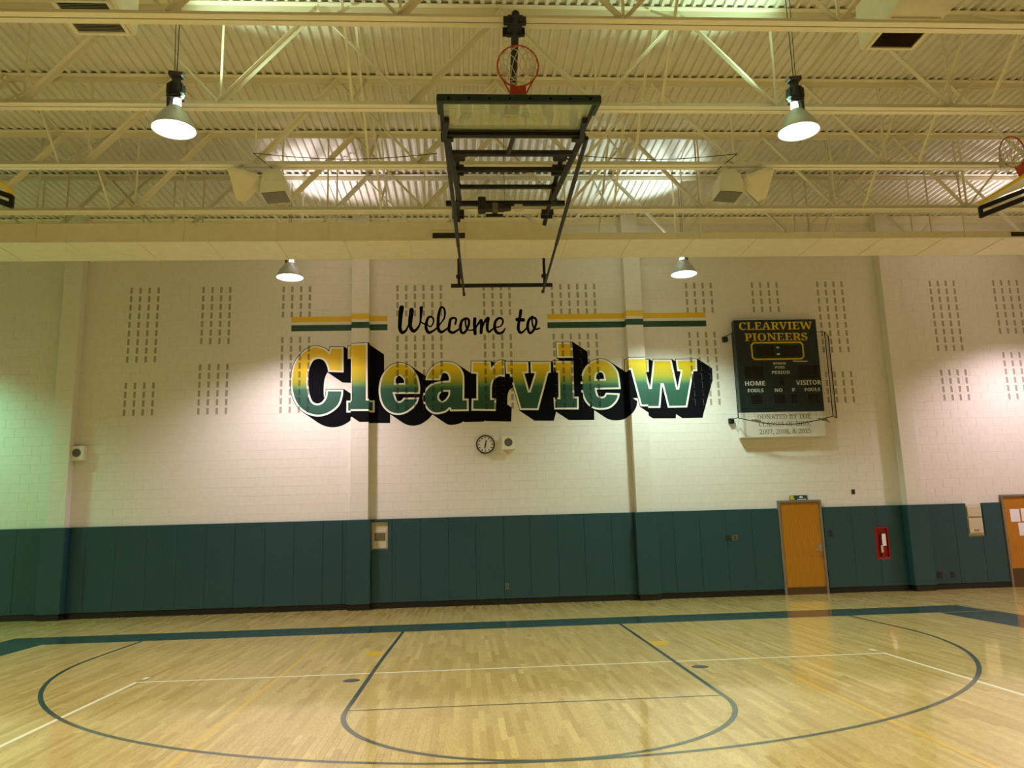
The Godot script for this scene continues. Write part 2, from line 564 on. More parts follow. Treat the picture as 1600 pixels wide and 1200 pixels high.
func block_mesh(w: float, cut: Array) -> ArrayMesh:  # one painted block with its half of the joints; cut: x of its slots
	var b := MB.new()
	var f := MB.new()
	var h := COURSE * 0.5
	var x := w * 0.5
	var j := 0.004
	var o := [Vector3(-x, -h, -j), Vector3(x, -h, -j), Vector3(x, h, -j), Vector3(-x, h, -j)]
	var i := [Vector3(-x + j, -h + j, 0), Vector3(x - j, -h + j, 0), Vector3(x - j, h - j, 0), Vector3(-x + j, h - j, 0)]
	for k in 4:
		b.quad(o[k], o[(k + 1) % 4], i[(k + 1) % 4], i[k])
	var at := -x + j
	var y0 := h - 0.175
	var y1 := h - 0.029
	for c in cut:
		var a: float = c - 0.028
		var e: float = c + 0.028
		b.quad(Vector3(at, -h + j, 0), Vector3(a, -h + j, 0), Vector3(a, h - j, 0), Vector3(at, h - j, 0))
		b.quad(Vector3(a, -h + j, 0), Vector3(e, -h + j, 0), Vector3(e, y0, 0), Vector3(a, y0, 0))
		b.quad(Vector3(a, y1, 0), Vector3(e, y1, 0), Vector3(e, h - j, 0), Vector3(a, h - j, 0))
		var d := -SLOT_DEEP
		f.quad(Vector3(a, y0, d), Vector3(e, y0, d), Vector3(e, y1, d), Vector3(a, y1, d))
		b.quad(Vector3(a, y0, 0), Vector3(e, y0, 0), Vector3(e, y0, d), Vector3(a, y0, d))
		b.quad(Vector3(a, y1, d), Vector3(e, y1, d), Vector3(e, y1, 0), Vector3(a, y1, 0))
		b.quad(Vector3(a, y0, 0), Vector3(a, y0, d), Vector3(a, y1, d), Vector3(a, y1, 0))
		b.quad(Vector3(e, y0, d), Vector3(e, y0, 0), Vector3(e, y1, 0), Vector3(e, y1, d))
		at = e
	b.quad(Vector3(at, -h + j, 0), Vector3(x - j, -h + j, 0), Vector3(x - j, h - j, 0), Vector3(at, h - j, 0))
	var m := b.mesh()
	m.surface_set_material(0, M.wall)
	if cut.size():
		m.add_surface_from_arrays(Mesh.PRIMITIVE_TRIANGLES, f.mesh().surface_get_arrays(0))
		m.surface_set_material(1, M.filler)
	return m


func wall_blocks() -> void:
	var wall: Node3D = M.wall_node
	var kinds := [block_mesh(COURSE * 2, []), block_mesh(COURSE * 2, [-COURSE * 0.5]), block_mesh(COURSE * 2, [COURSE * 0.5]), block_mesh(COURSE * 2, [-COURSE * 0.5, COURSE * 0.5])]
	var far := [[], [], [], []]
	for j in range(0, 44):
		for i in range(-22, 64):
			var first := i * 2 + (j % 2)  # its left half-block
			var x := SLOT_ZERO + COURSE * (first + 0.5)
			if absf(x) > 16.9:
				continue
			var y := COURSE_BASE + COURSE * (j + 0.5)
			var row := 35 - j
			var kind := (1 if slot_table.has(Vector2i(first, row)) else 0) + (2 if slot_table.has(Vector2i(first + 1, row)) else 0)
			var at := Vector3(x, y, W)
			var behind := false
			for p in PILASTERS:
				behind = behind or absf(x - p) < 0.02
			if j >= 9 and j < 13 and x > -9.3 and x < 9.5 and not behind and not (j == 9 and x > 6.4 and x < 7.7):
				mi("block", kinds[kind], null, wall, at)
			elif y < 8.98:
				far[kind].append(at)
	for k in 4:
		if far[k].is_empty():
			continue
		var mm := MultiMesh.new()
		mm.transform_format = MultiMesh.TRANSFORM_3D
		mm.mesh = kinds[k]
		mm.instance_count = far[k].size()
		for i in far[k].size():
			mm.set_instance_transform(i, Transform3D(Basis(), far[k][i]))
		var o := MultiMeshInstance3D.new()
		o.name = ["plain_blocks", "slotted_blocks", "slotted_blocks", "slotted_blocks"][k]
		o.multimesh = mm
		o.set_meta("kind", "stuff")
		wall.add_child(o, true)
	# the strips of wall below the first course and above the last
	var pb := block_mesh(PIL_HALF * 2, [])
	for p in PILASTERS:
		var b := MB.new()
		b.span(Vector3(p - PIL_HALF + 0.0005, 0, W - 0.05), Vector3(p + PIL_HALF - 0.0005, 9.05, PIL_Z - 0.0035))
		var q := part("pilaster", b, M.wall, wall)
		for j in range(9, 38):
			mi("block", pb, null, q, Vector3(p, COURSE_BASE + COURSE * (j + 0.5), PIL_Z))


func floor_boards() -> void:
	var floor_: Node3D = M.floor_node
	var r := RandomNumberGenerator.new()
	r.seed = 77
	var w := 0.057
	var lengths := [0.3, 0.45, 0.6, 0.75, 0.9, 1.1]
	var single := []
	for l in lengths:
		var b := MB.new()
		b.box(Vector3(0, -0.009, 0), Vector3(w - 0.0006, 0.018, l - 0.0006), 0.0007)
		single.append(b.mesh())
	var all := MB.new()
	all.colored = true
	var count := 0
	var near := []
	for i in 474:
		var x := -13.5 + (i + 0.5) * w
		var z := 9.6 - r.randf() * 0.4
		while z > W:
			var li := r.randi() % 6
			var l: float = lengths[li]
			var tone := clampi(int(r.randfn(3.6, 1.6)), 0, 7)
			var mid := z - l * 0.5
			if z > 6.75 and absf(x + 0.5) < 3.75 + (mid - 7.0) * 0.3 and count < 300:
				mi("floorboard", single[li], M.tones[tone], floor_, Vector3(x, 0, mid))
				count += 1
			else:
				all.tint = board_tone(tone)
				var h := w * 0.5 - 0.0002
				var a := maxf(z - l + 0.0003, W)
				all.quad(Vector3(x - h, 0, z), Vector3(x + h, 0, z), Vector3(x + h, 0, a), Vector3(x - h, 0, a))
			z -= l
	# the rest of the court, out of the picture
	all.tint = board_tone(3)
	all.rect(-17.0, 17.0, 9.6, 24.0, -0.0004)
	all.rect(-13.5, 13.5, 9.1, 9.6, -0.0006)
	all.rect(-17.0, -13.5, W, 9.6, 0.0)
	all.rect(13.5, 17.0, W, 9.6, 0.0)
	var o := part("floorboards", all, M.boards, floor_)
	o.set_meta("kind", "stuff")


func court_lines() -> void:
	var f: Node3D = M.floor_node
	var y := 0.0008
	var b := MB.new()
	b.rect(-8.54, 8.56, -1.05, -0.06, y)
	part("baseline", b, M.court_green, f, "broad green baseline band")
	for s in [-1.0, 1.0]:
		b = MB.new()
		b.rect(s * 7.62 if s > 0 else -8.56, 8.60 if s > 0 else -7.60, -0.02 if s > 0 else -0.06, 22.0, y)
		if s > 0:
			b.rect(7.60, 7.62, -0.02, 22.0, y)
		part("sideline", b, M.court_green, f, "broad green sideline band")
	# three-point line
	b = MB.new()
	var r := 6.0
	var zc := 1.63
	var pts := [Vector2(-r, -0.06)]
	for k in 73:
		var t := PI - PI * k / 72.0
		pts.append(Vector2(cos(t) * r, zc + sin(t) * r))
	pts.append(Vector2(r, -0.06))
	ribbon(b, pts, 0.05, y + 0.0004)
	part("three_point_line", b, M.court_green, f, "dark green three-point arc")
	# lane, with the free-throw semicircle running on from its sides
	b = MB.new()
	pts = [Vector2(-1.725, -0.06), Vector2(-1.79, 2.8), Vector2(-1.82, 5.5)]
	for k in 37:
		var t := PI - PI * k / 36.0
		pts.append(Vector2(0.02 + cos(t) * 1.84, 5.75 + sin(t) * 1.86))
	pts.append_array([Vector2(1.86, 5.5), Vector2(1.91, 2.8), Vector2(1.96, -0.06)])
	ribbon(b, pts, 0.05, y + 0.0008)
	part("lane_line", b, M.court_green, f, "green lane lines joined by the free-throw semicircle")
	b = MB.new()
	b.quad(Vector3(-1.8, y + 0.0004, 5.725), Vector3(1.84, y + 0.0004, 5.725), Vector3(1.84, y + 0.0004, 5.695), Vector3(-1.8, y + 0.0004, 5.695))
	part("free_throw_line", b, M.court_black, f, "thin dark free-throw line")
	# volleyball court
	b = MB.new()
	ribbon(b, [Vector2(-4.57, 20.0), Vector2(-4.57, 3.74), Vector2(4.57, 3.74), Vector2(4.57, 20.0)], 0.05, y + 0.0002)
	part("volleyball_line", b, M.court_white, f, "white volleyball court outline")
	for s in [-1.0, 1.0]:
		b = MB.new()
		b.rect(s * 4.56 - 0.03, s * 4.56 + 0.03, 3.4, 3.55, y + 0.0002)
		part("service_mark", b, M.court_white, f)
		b = MB.new()
		b.rect(s * 2.9 - 0.025, s * 2.9 + 0.025, -0.05 if s > 0 else -1.4, 20.0, y - 0.0004)
		if s > 0:
			b.rect(2.9 - 0.025, 2.9 + 0.025, W + 0.1, -1.05, y - 0.0004)
		part("practice_line", b, M.court_faint, f, "faint yellow line across the boards")
		b = MB.new()
		var x0 := -2.06 if s < 0 else 1.96
		b.rect(x0, x0 + 0.23, 2.02, 2.42, y + 0.0002)
		part("lane_block", b, M.court_yellow, f, "yellow lane block")
		for k in 2:
			b = MB.new()
			x0 = -2.03 if s < 0 else 1.93
			b.rect(x0, x0 + 0.2, 3.36 + 1.6 * k, 3.40 + 1.6 * k, y + 0.0002)
			part("lane_mark", b, M.court_faint, f)
		b = MB.new()
		b.lathe([Vector2(0.0, 0.004), Vector2(0.085, 0.004), Vector2(0.1, 0.0)], Vector3(-1.99 if s < 0 else 2.09, 0.0002, 4.16), 24)
		part("floor_plate", b, M.black, f, "round black socket cover plate")


func ribbon(b: MB, pts: Array, w: float, y: float) -> void:
	var l := []
	var r := []
	for i in pts.size():
		var d: Vector2
		var m := 1.0
		if i == 0:
			d = (pts[1] - pts[0]).normalized()
		elif i == pts.size() - 1:
			d = (pts[i] - pts[i - 1]).normalized()
		else:
			var d1: Vector2 = (pts[i] - pts[i - 1]).normalized()
			var d2: Vector2 = (pts[i + 1] - pts[i]).normalized()
			d = (d1 + d2).normalized()
			m = 1.0 / maxf(0.4, d.dot(d1))
		var n := Vector2(-d.y, d.x) * w * 0.5 * m
		l.append(pts[i] + n)
		r.append(pts[i] - n)
	for i in pts.size() - 1:
		b.flat(PackedVector2Array([l[i], l[i + 1], r[i + 1], r[i]]), y)


# ---------- the painted wall ----------

func outline(s: String) -> PackedVector2Array:  # points in cm; those with a bang are corners, the rest lie on a smooth curve
	var p := []
	var hard := []
	for t in s.split(" "):
		hard.append(t.ends_with("!"))
		var q := t.trim_suffix("!").split(",")
		p.append(Vector2(q[0].to_float(), q[1].to_float()) * 0.01)
	var out := PackedVector2Array()
	var k := p.size()
	for i in k:
		var j := (i + 1) % k
		out.append(p[i])
		if hard[i] and hard[j]:
			continue
		var a: Vector2 = p[i] if hard[i] else p[(i + k - 1) % k]
		var d: Vector2 = p[j] if hard[j] else p[(j + 1) % k]
		for u in 3:
			out.append(p[i].cubic_interpolate(p[j], a, d, (u + 1) / 4.0))
	if Geometry2D.is_polygon_clockwise(out):
		out.reverse()
	return out


func slotted(poly: PackedVector2Array, deep: Array) -> Array:  # the polygon without the slots of the blocks beneath it; deep: what falls into the slots
	var box := Rect2(poly[0], Vector2.ZERO)
	for p in poly:
		box = box.expand(p)
	var out := []
	var c0 := floori((box.position.x - SLOT_ZERO) / COURSE)
	var c1 := floori((box.end.x - SLOT_ZERO) / COURSE)
	for c in range(c0, c1 + 1):
		var x0 := SLOT_ZERO + COURSE * c
		var cell := PackedVector2Array([Vector2(x0, 3), Vector2(x0 + COURSE, 3), Vector2(x0 + COURSE, 8), Vector2(x0, 8)])
		var left := Geometry2D.intersect_polygons(poly, cell)
		for col in [c, c + 1]:
			for r in range(0, 15):
				var key := Vector2i(col, r)
				if not slot_table.has(key):
					continue
				var q := slot_rect(key)
				if not q.intersects(box):
					continue
				var hole := PackedVector2Array([q.position, Vector2(q.end.x, q.position.y), q.end, Vector2(q.position.x, q.end.y)])
				var rest := []
				for e in left:
					deep.append_array(Geometry2D.intersect_polygons(e, hole))
					rest.append_array(Geometry2D.clip_polygons(e, hole))
				left.assign(rest)
		for e in left:
			if not Geometry2D.is_polygon_clockwise(e):
				out.append(e)
	return out


var covered := []  # outlines painted over the shadow later
var slots_bare: MB


func lay(b: MB, poly: PackedVector2Array, lift: float) -> void:  # paint an outline on the wall, over the pilasters where they stand
	var lo := 100.0
	var hi := -100.0
	for p in poly:
		lo = minf(lo, p.x)
		hi = maxf(hi, p.x)
	var rest := [poly]
	for p in PILASTERS:
		if hi < p - PIL_HALF or lo > p + PIL_HALF:
			continue
		var front := PackedVector2Array([Vector2(p - PIL_HALF, 0), Vector2(p + PIL_HALF, 0), Vector2(p + PIL_HALF, 9), Vector2(p - PIL_HALF, 9)])
		var keep := []
		for e in rest:
			for q in Geometry2D.intersect_polygons(e, front):
				fill(b, q, PIL_Z + lift)
			for s in [-1.0, 1.0]:
				var x: float = p + s * PIL_HALF
				var slit := PackedVector2Array([Vector2(x - 0.004, 0), Vector2(x + 0.004, 0), Vector2(x + 0.004, 9), Vector2(x - 0.004, 9)])
				for q in Geometry2D.intersect_polygons(e, slit):
					var y0 := 100.0
					var y1 := -100.0
					for v in q:
						y0 = minf(y0, v.y)
						y1 = maxf(y1, v.y)
					side(b, x + s * lift, y0, y1, s)
			keep.append_array(Geometry2D.clip_polygons(e, front))
		rest = keep
	for e in rest:
		var deep := []
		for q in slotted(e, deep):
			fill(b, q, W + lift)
		if b == slots_bare:
			continue
		for q in deep:  # letter colours go darker in the slots, painting in the recess shade
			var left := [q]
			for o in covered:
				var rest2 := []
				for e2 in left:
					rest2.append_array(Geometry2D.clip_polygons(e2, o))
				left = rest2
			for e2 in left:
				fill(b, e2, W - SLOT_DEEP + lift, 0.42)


func side(b: MB, x: float, y0: float, y1: float, s: float) -> void:
	var n := maxi(1, int((y1 - y0) / 0.05)) if b.colored else 1
	for k in n:
		var a := lerpf(y0, y1, float(k) / n)
		var e := lerpf(y0, y1, float(k + 1) / n)
		if b.colored:
			b.tint = letter_tone((a + e) * 0.5)
		var q := [Vector3(x, a, PIL_Z), Vector3(x, a, W), Vector3(x, e, W), Vector3(x, e, PIL_Z)]
		if s < 0.0:
			q.reverse()
		b.quad(q[0], q[1], q[2], q[3])


func letter_tone(y: float) -> Color:  # linear paint colours sprayed from gold down to green
	var k := clampf((5.90 - y) / 1.56, 0.0, 1.0)
	var stops := [[0.0, Color8(234, 186, 18)], [0.36, Color8(232, 200, 12)], [0.52, Color8(178, 166, 24)], [0.60, Color8(112, 142, 74)], [0.66, Color8(40, 94, 74)], [0.8, Color8(29, 80, 60)], [1.0, Color8(26, 74, 55)]]
	for i in stops.size() - 1:
		if k <= stops[i + 1][0]:
			var t: float = (k - stops[i][0]) / (stops[i + 1][0] - stops[i][0])
			return stops[i][1].lerp(stops[i + 1][1], t).srgb_to_linear()
	return stops[-1][1].srgb_to_linear()


func fill(b: MB, poly: PackedVector2Array, z: float, dull := 1.0) -> void:
	if not b.colored:
		var t := Geometry2D.triangulate_polygon(poly)
		for i in range(0, t.size(), 3):
			b.face2(poly[t[i]], poly[t[i + 1]], poly[t[i + 2]], z)
		return
	var y0 := 100.0
	var y1 := -100.0
	for p in poly:
		y0 = minf(y0, p.y)
		y1 = maxf(y1, p.y)
	var k0 := floori(y0 / 0.03)
	for k in range(k0, floori(y1 / 0.03) + 1):
		var band := PackedVector2Array([Vector2(-20, k * 0.03), Vector2(20, k * 0.03), Vector2(20, k * 0.03 + 0.03), Vector2(-20, k * 0.03 + 0.03)])
		b.tint = letter_tone(k * 0.03 + 0.015) * dull  # dull darkens the slot paint: recess shade put into the colour
		for q in Geometry2D.intersect_polygons(poly, band):
			var t := Geometry2D.triangulate_polygon(q)
			for i in range(0, t.size(), 3):
				b.face2(q[t[i]], q[t[i + 1]], q[t[i + 2]], z)


func mural() -> void:
	var t := thing("wall_mural", "painted Welcome to Clearview mural in gold and green on the block wall", "mural", Vector3.ZERO)
	for r in [[-4.60, -2.39], [1.36, 5.18]]:
		for k in 2:
			var b := MB.new()
			var y0: float = [6.485, 6.27][k]
			var y1: float = [6.615, 6.415][k]
			lay(b, PackedVector2Array([Vector2(r[0], y0), Vector2(r[1], y0), Vector2(r[1], y1), Vector2(r[0], y1)]), 0.0012)
			part("stripe", b, [M.gold, M.green_paint][k], t, ["gold painted stripe", "green painted stripe"][k])
	for w in ["W", "t"]:
		var b := MB.new()
		var lift := 0.0012
		for s in STROKES:
			if s[0] != w:
				continue
			lift += 0.00004
			stroke(b, s[1], lift)
		part("script_word", b, M.black_paint, t, {"W": "black script word Welcome", "t": "black script word to"}[w])
	var order := [["C", ""], ["l", ""], ["e", "eh"], ["a", "ah"], ["r", ""], ["v", ""], ["i", ""], ["e2", "eh2"], ["w", ""]]
	var sweep := Vector2(0.345, -0.245)
	for q in order:
		var b := MB.new()
		var lift := 0.0012
		var shapes := [outline(LETTERS[q[0]])]
		if q[0] == "i":
			shapes.append(outline(LETTERS["id"]))
		covered = shapes
		for o in shapes:
			var big := Geometry2D.offset_polygon(o, 0.014, Geometry2D.JOIN_MITER)[0]
			lay(b, big, lift)
			var moved := PackedVector2Array()
			for p in o:
				moved.append(p + sweep)
			lift += 0.00002
			lay(b, moved, lift)
			for i in big.size():
				var a := big[i]
				var e := big[(i + 1) % big.size()]
				var a2 := a + sweep * 0.98
				var e2 := e + sweep * 0.98
				if absf((e - a).cross(sweep)) < 1e-5:
					continue
				lift += 0.000004
				var f := PackedVector2Array([a, e, e2, a2])
				if Geometry2D.is_polygon_clockwise(f):
					f.reverse()
				lay(b, f, lift)
		if q[0] == "w":  # the shadow runs straight from the last serif to the foot
			var f := PackedVector2Array([Vector2(5.225, 4.935), Vector2(5.135, 4.945), Vector2(4.925, 4.075)])
			if Geometry2D.is_polygon_clockwise(f):
				f.reverse()
			lay(b, f, lift + 0.00001)
		var name_: String = q[0].trim_suffix("2")
		var l := part("letter", b, M.black_paint, t, "painted slab letter %s with black drop shadow" % name_)
		covered = []
		var wb := MB.new()
		slots_bare = wb
		for o in shapes:
			lay(wb, o, 0.0030)
			var fb := MB.new()
			fb.colored = true
			for f in Geometry2D.offset_polygon(o, -0.042, Geometry2D.JOIN_MITER):
				if not Geometry2D.is_polygon_clockwise(f):
					lay(fb, f, 0.0036)
			part("face", fb, M.face, l, "gold fading to green")
		if q[1]:
			var h := outline(LETTERS[q[1]])
			if Geometry2D.is_polygon_clockwise(h):
				h.reverse()
			lay(wb, Geometry2D.offset_polygon(h, 0.04, Geometry2D.JOIN_MITER)[0], 0.0042)
			var kb := MB.new()
			lay(kb, h, 0.0048)
			part("counter", kb, M.black_paint, l)
		part("outline", wb, M.white_paint, l, "white outline")


func stroke(b: MB, s: String, lift: float) -> void:
	var p := []
	for t in s.split(" "):
		var q := t.split(",")
		p.append(Vector3(q[0].to_float() * 0.01, q[1].to_float() * 0.01, q[2].to_float() * 0.0060))
	var fine := []
	for i in p.size() - 1:
		var a: Vector3 = p[maxi(i - 1, 0)]
		var d: Vector3 = p[mini(i + 2, p.size() - 1)]
		for u in 4:
			fine.append(p[i].cubic_interpolate(p[i + 1], a, d, u / 4.0))
	fine.append(p[-1])
	for i in fine.size() - 1:
		var pts := PackedVector2Array()
		for e in [fine[i], fine[i + 1]]:
			for k in 12:
				pts.append(Vector2(e.x, e.y) + Vector2.from_angle(TAU * k / 12.0) * e.z)
		var hull := Geometry2D.convex_hull(pts)
		hull.remove_at(hull.size() - 1)
		if Geometry2D.is_polygon_clockwise(hull):
			hull.reverse()
		lay(b, hull, lift + i * 0.000003)


# ---------- along the end wall ----------

func ordinal(k: int) -> String:
	return ["first", "second", "third", "fourth", "fifth", "sixth", "seventh", "eighth", "ninth", "tenth", "eleventh"][k]


func pads() -> void:
	var y0 := 0.13
	var y1 := 1.93
	var z1 := W + 0.055
	var bays := [
		["teal wall pad counted %s to the left of the leftmost pilaster", [-9.72, -10.33, -10.95, -11.57, -12.19, -12.81, -13.43, -14.05, -14.67]],
		["teal wall pad, %s from the leftmost pilaster towards the mural", [-9.217, -8.87, -8.24, -7.58, -6.94, -6.32, -5.70, -5.05, -4.42, -3.79, -3.365, -3.243]],
		["teal wall pad below the mural, %s to the right of the recessed-panel pilaster", [-2.74, -2.28, -1.655, -1.035, -0.43, 0.19, 0.79, 1.416, 2.02, 2.635, 3.15]],
		["teal wall pad, %s along from the pilaster towards the wooden door", [3.65, 4.06, 4.665, 5.28, 5.875, 6.50]],
		["teal wall pad right of the wooden door, %s away from it", [7.56, 8.216, 8.82, 9.45]],
		["teal wall pad, %s after the pilaster right of the extinguisher", [9.95, 10.06, 10.673, 11.313, 11.83]],
		["teal wall pad past the far side of the right-hand door, %s along", [13.02, 13.63, 14.25, 14.87]],
	]
	for bay in bays:
		var e: Array = bay[1]
		for i in e.size() - 1:
			var a := minf(e[i], e[i + 1])
			var b := maxf(e[i], e[i + 1])
			if b - a < 0.02:
				continue
			var p := PackedVector2Array([Vector2(a, y0), Vector2(b, y0), Vector2(b, y1), Vector2(a, y1)])
			for cut in [[-2.78, -2.37, 1.265, 1.875], [8.74, 9.075, 0.725, 1.45], [10.99, 11.39, 1.165, 2.2]]:
				var hole := PackedVector2Array([Vector2(cut[0], cut[2]), Vector2(cut[1], cut[2]), Vector2(cut[1], cut[3]), Vector2(cut[0], cut[3])])
				if cut[1] > a and cut[0] < b:
					p = Geometry2D.clip_polygons(p, hole)[0]
			for v in p.size():
				p[v].x += 0.0012 if absf(p[v].x - a) < 0.001 else (-0.0012 if absf(p[v].x - b) < 0.001 else 0.0)
			var m := MB.new()
			m.prism(p, W, z1, 0.005)
			solo("wall_pad", m, M.pad, bay[0] % ordinal(i), "wall pad", Vector3.ZERO, "teal pads along the end wall")
	var where := ["the leftmost pilaster", "the pilaster under the mural letter l", "the pilaster under the mural letter w", "the pilaster right of the extinguisher"]
	for k in 4:
		var x: float = PILASTERS[k]
		var h := PIL_HALF + 0.05
		var m := MB.new()
		m.span(Vector3(x - h, y0, PIL_Z + 0.001), Vector3(x + h, y1, PIL_Z + 0.05), 0.008)
		solo("wall_pad", m, M.pad, "teal wall pad on the front of " + where[k], "wall pad", Vector3.ZERO, "teal pads along the end wall")
		for s in [-1.0, 1.0]:
			m = MB.new()
			m.span(Vector3(x + s * (PIL_HALF + 0.001), y0, W + 0.002), Vector3(x + s * h, y1, PIL_Z - 0.002), 0.006)
			solo("wall_pad", m, M.pad, "narrow teal wall pad on the %s side of %s" % ["left" if s < 0 else "right", where[k]], "wall pad", Vector3.ZERO, "teal pads along the end wall")
	# the panels the pads leave open
	var t := thing("recessed_panel", "beige recessed metal panel with olive window in the pads below the mural", "panel")
	var m := MB.new()
	m.prism(PackedVector2Array([Vector2(-2.736, 1.27), Vector2(-2.375, 1.27), Vector2(-2.375, 1.87), Vector2(-2.736, 1.87)]), W, W + 0.012, 0.003)
	part("back_plate", m, M.beige, t)
	m = MB.new()
	m.span(Vector3(-2.72, 1.29, W + 0.012), Vector3(-2.40, 1.69, W + 0.03), 0.006)
	part("cover", m, M.beige, t)
	m = MB.new()
	m.span(Vector3(-2.67, 1.46, W + 0.03), Vector3(-2.43, 1.63, W + 0.036), 0.002)
	part("window", m, M.olive, t, "olive window")
	t = thing("wall_cabinet", "pale beige two-tier wall cabinet let into the pads by the right-hand door", "cabinet")
	m = MB.new()
	m.span(Vector3(11.0, 1.18, W), Vector3(11.38, 1.90, W + 0.02), 0.004)
	part("body", m, M.beige, t)
	m = MB.new()
	m.span(Vector3(11.02, 1.62, W + 0.02), Vector3(11.36, 1.86, W + 0.05), 0.008)
	part("upper_cover", m, M.beige, t)
	m = MB.new()
	m.span(Vector3(11.02, 1.24, W + 0.02), Vector3(11.36, 1.58, W + 0.05), 0.008)
	part("lower_cover", m, M.beige, t)
	m = MB.new()
	m.span(Vector3(11.13, 1.30, W + 0.05), Vector3(11.25, 1.325, W + 0.062), 0.004)
	part("pull", m, M.frame, t)
	# extinguisher cabinet
	t = thing("extinguisher_cabinet", "red recessed cabinet holding a fire extinguisher between the teal pads", "cabinet")
	m = MB.new()
	m.span(Vector3(8.745, 0.73, W), Vector3(9.07, 1.445, W + 0.006))
	part("back", m, M.red, t)
	m = MB.new()
	for r in [[8.745, 0.73, 9.07, 0.765], [8.745, 1.41, 9.07, 1.445], [8.745, 0.765, 8.775, 1.41], [9.04, 0.765, 9.07, 1.41]]:
		m.span(Vector3(r[0], r[1], W + 0.006), Vector3(r[2], r[3], W + 0.052), 0.004)
	part("frame", m, M.red, t)
	t = thing("fire_extinguisher", "fire extinguisher with white label inside the red wall cabinet", "extinguisher", Vector3(8.91, 0.768, W + 0.03))
	m = MB.new()
	m.lathe([Vector2(0, 0.46), Vector2(0.012, 0.46), Vector2(0.03, 0.43), Vector2(0.036, 0.40), Vector2(0.036, 0.01), Vector2(0.03, 0), Vector2(0, 0)], Vector3.ZERO, 16)
	part("cylinder", m, M.red, t)
	m = MB.new()
	m.lathe([Vector2(0, 0.53), Vector2(0.014, 0.53), Vector2(0.014, 0.46)], Vector3.ZERO, 12)
	m.span(Vector3(-0.05, 0.53, -0.01), Vector3(0.03, 0.545, 0.01), 0.003)
	m.path([Vector3(-0.015, 0.5, 0), Vector3(-0.05, 0.46, 0.01), Vector3(-0.05, 0.2, 0.01)], 0.008)
	part("valve", m, M.black, t)
	m = MB.new()
	m.span(Vector3(-0.015, 0.25, 0.034), Vector3(0.075, 0.52, 0.038), 0.001)
	part("label", m, M.paper, t, "white inspection label")
	m = MB.new()
	m.span(Vector3(-0.06, 0.1, 0.03), Vector3(-0.01, 0.26, 0.037), 0.001)
	part("tag", m, M.beige, t, "hanging tag")


func door(called: String, x0: float, x1: float, hinge_left: bool) -> Node3D:
	var d := Node3D.new()
	d.name = called
	d.set_meta("kind", "structure")
	add_child(d)
	var z := W + 0.004
	var top := 2.10
	var m := MB.new()
	m.span(Vector3(x0, 0, z), Vector3(x0 + 0.05, top, z + 0.07), 0.005)
	m.span(Vector3(x1 - 0.05, 0, z), Vector3(x1, top, z + 0.07), 0.005)
	m.span(Vector3(x0 + 0.05, top - 0.05, z), Vector3(x1 - 0.05, top, z + 0.07), 0.005)
	part("door_frame", m, M.frame, d)
	m = MB.new()
	m.span(Vector3(x0 + 0.053, 0.012, z), Vector3(x1 - 0.053, top - 0.053, z + 0.045), 0.003)
	part("door_leaf", m, M.door, d)
	m = MB.new()
	m.span(Vector3(x0 + 0.06, 0.02, z + 0.045), Vector3(x1 - 0.06, 0.16 if hinge_left else 0.42, z + 0.048), 0.001)
	part("kick_plate", m, M.kick, d)
	for y in [0.28, 1.05, 1.82]:
		m = MB.new()
		m.tube(Vector3(x0 + 0.05, y - 0.055, z + 0.055), Vector3(x0 + 0.05, y + 0.055, z + 0.055), 0.012)
		part("hinge", m, M.dull, d)
	m = MB.new()
	m.span(Vector3(x1 - 0.145, 0.92, z + 0.045), Vector3(x1 - 0.085, 1.12, z + 0.052), 0.004)
	m.tube(Vector3(x1 - 0.115, 0.98, z + 0.05), Vector3(x1 - 0.115, 0.98, z + 0.1), 0.012)
	m.beam(Vector3(x1 - 0.105, 0.98, z + 0.1), Vector3(x1 - 0.25, 0.98, z + 0.1), 0.02, 0.026, 0.006)
	m.lathe([Vector2(0, 0.016), Vector2(0.02, 0.014), Vector2(0.026, 0)], Vector3(x1 - 0.115, 1.08, z + 0.05), 16, Basis(Vector3.RIGHT, PI / 2))
	part("lever_handle", m, M.chrome, d)
	return d


func doors() -> void:
	door("door_1", 6.52, 7.54, true)
	door("door_2", 11.86, 12.98, false)
	var z := W + 0.0492
	var k := 0
	for p in [[12.06, 1.62, "white paper notice taped highest on the right-hand door, nearest the frame"], [12.33, 1.63, "white paper notice taped beside the highest one on the right-hand door"], [12.22, 1.30, "white paper notice taped lower down on the right-hand door"]]:
		var m := MB.new()
		m.box(Vector3(0, 0.15, 0.002), Vector3(0.23, 0.295, 0.003), 0.0008)
		solo("paper_notice", m, M.paper, p[2], "paper", Vector3(p[0] + 0.1, p[1] - 0.15, z), "paper notices on the right-hand door")
		k += 1
	# name plate above the first door
	var t := thing("door_sign", "small dark teal sign with a yellow corner above the wooden door", "sign")
	var m := MB.new()
	m.span(Vector3(6.83, 2.105, W + 0.001), Vector3(7.25, 2.215, W + 0.02), 0.003)
	part("plate", m, M.pad, t)
	m = MB.new()
	m.prism(PackedVector2Array([Vector2(6.84, 2.112), Vector2(6.95, 2.112), Vector2(6.915, 2.208), Vector2(6.84, 2.208)]), W + 0.02, W + 0.0215)
	part("corner_patch", m, M.yellow, t, "yellow corner patch")
	m = MB.new()
	m.span(Vector3(7.0, 2.112, W + 0.02), Vector3(7.22, 2.128, W + 0.0215))
	m.lathe([Vector2(0, 0.002), Vector2(0.03, 0.0015), Vector2(0.031, 0)], Vector3(7.1, 2.172, W + 0.02), 16, Basis(Vector3.RIGHT, PI / 2) * Basis.from_scale(Vector3(1.6, 1, 0.6)))
	part("print", m, M.white_paint, t, "white print")


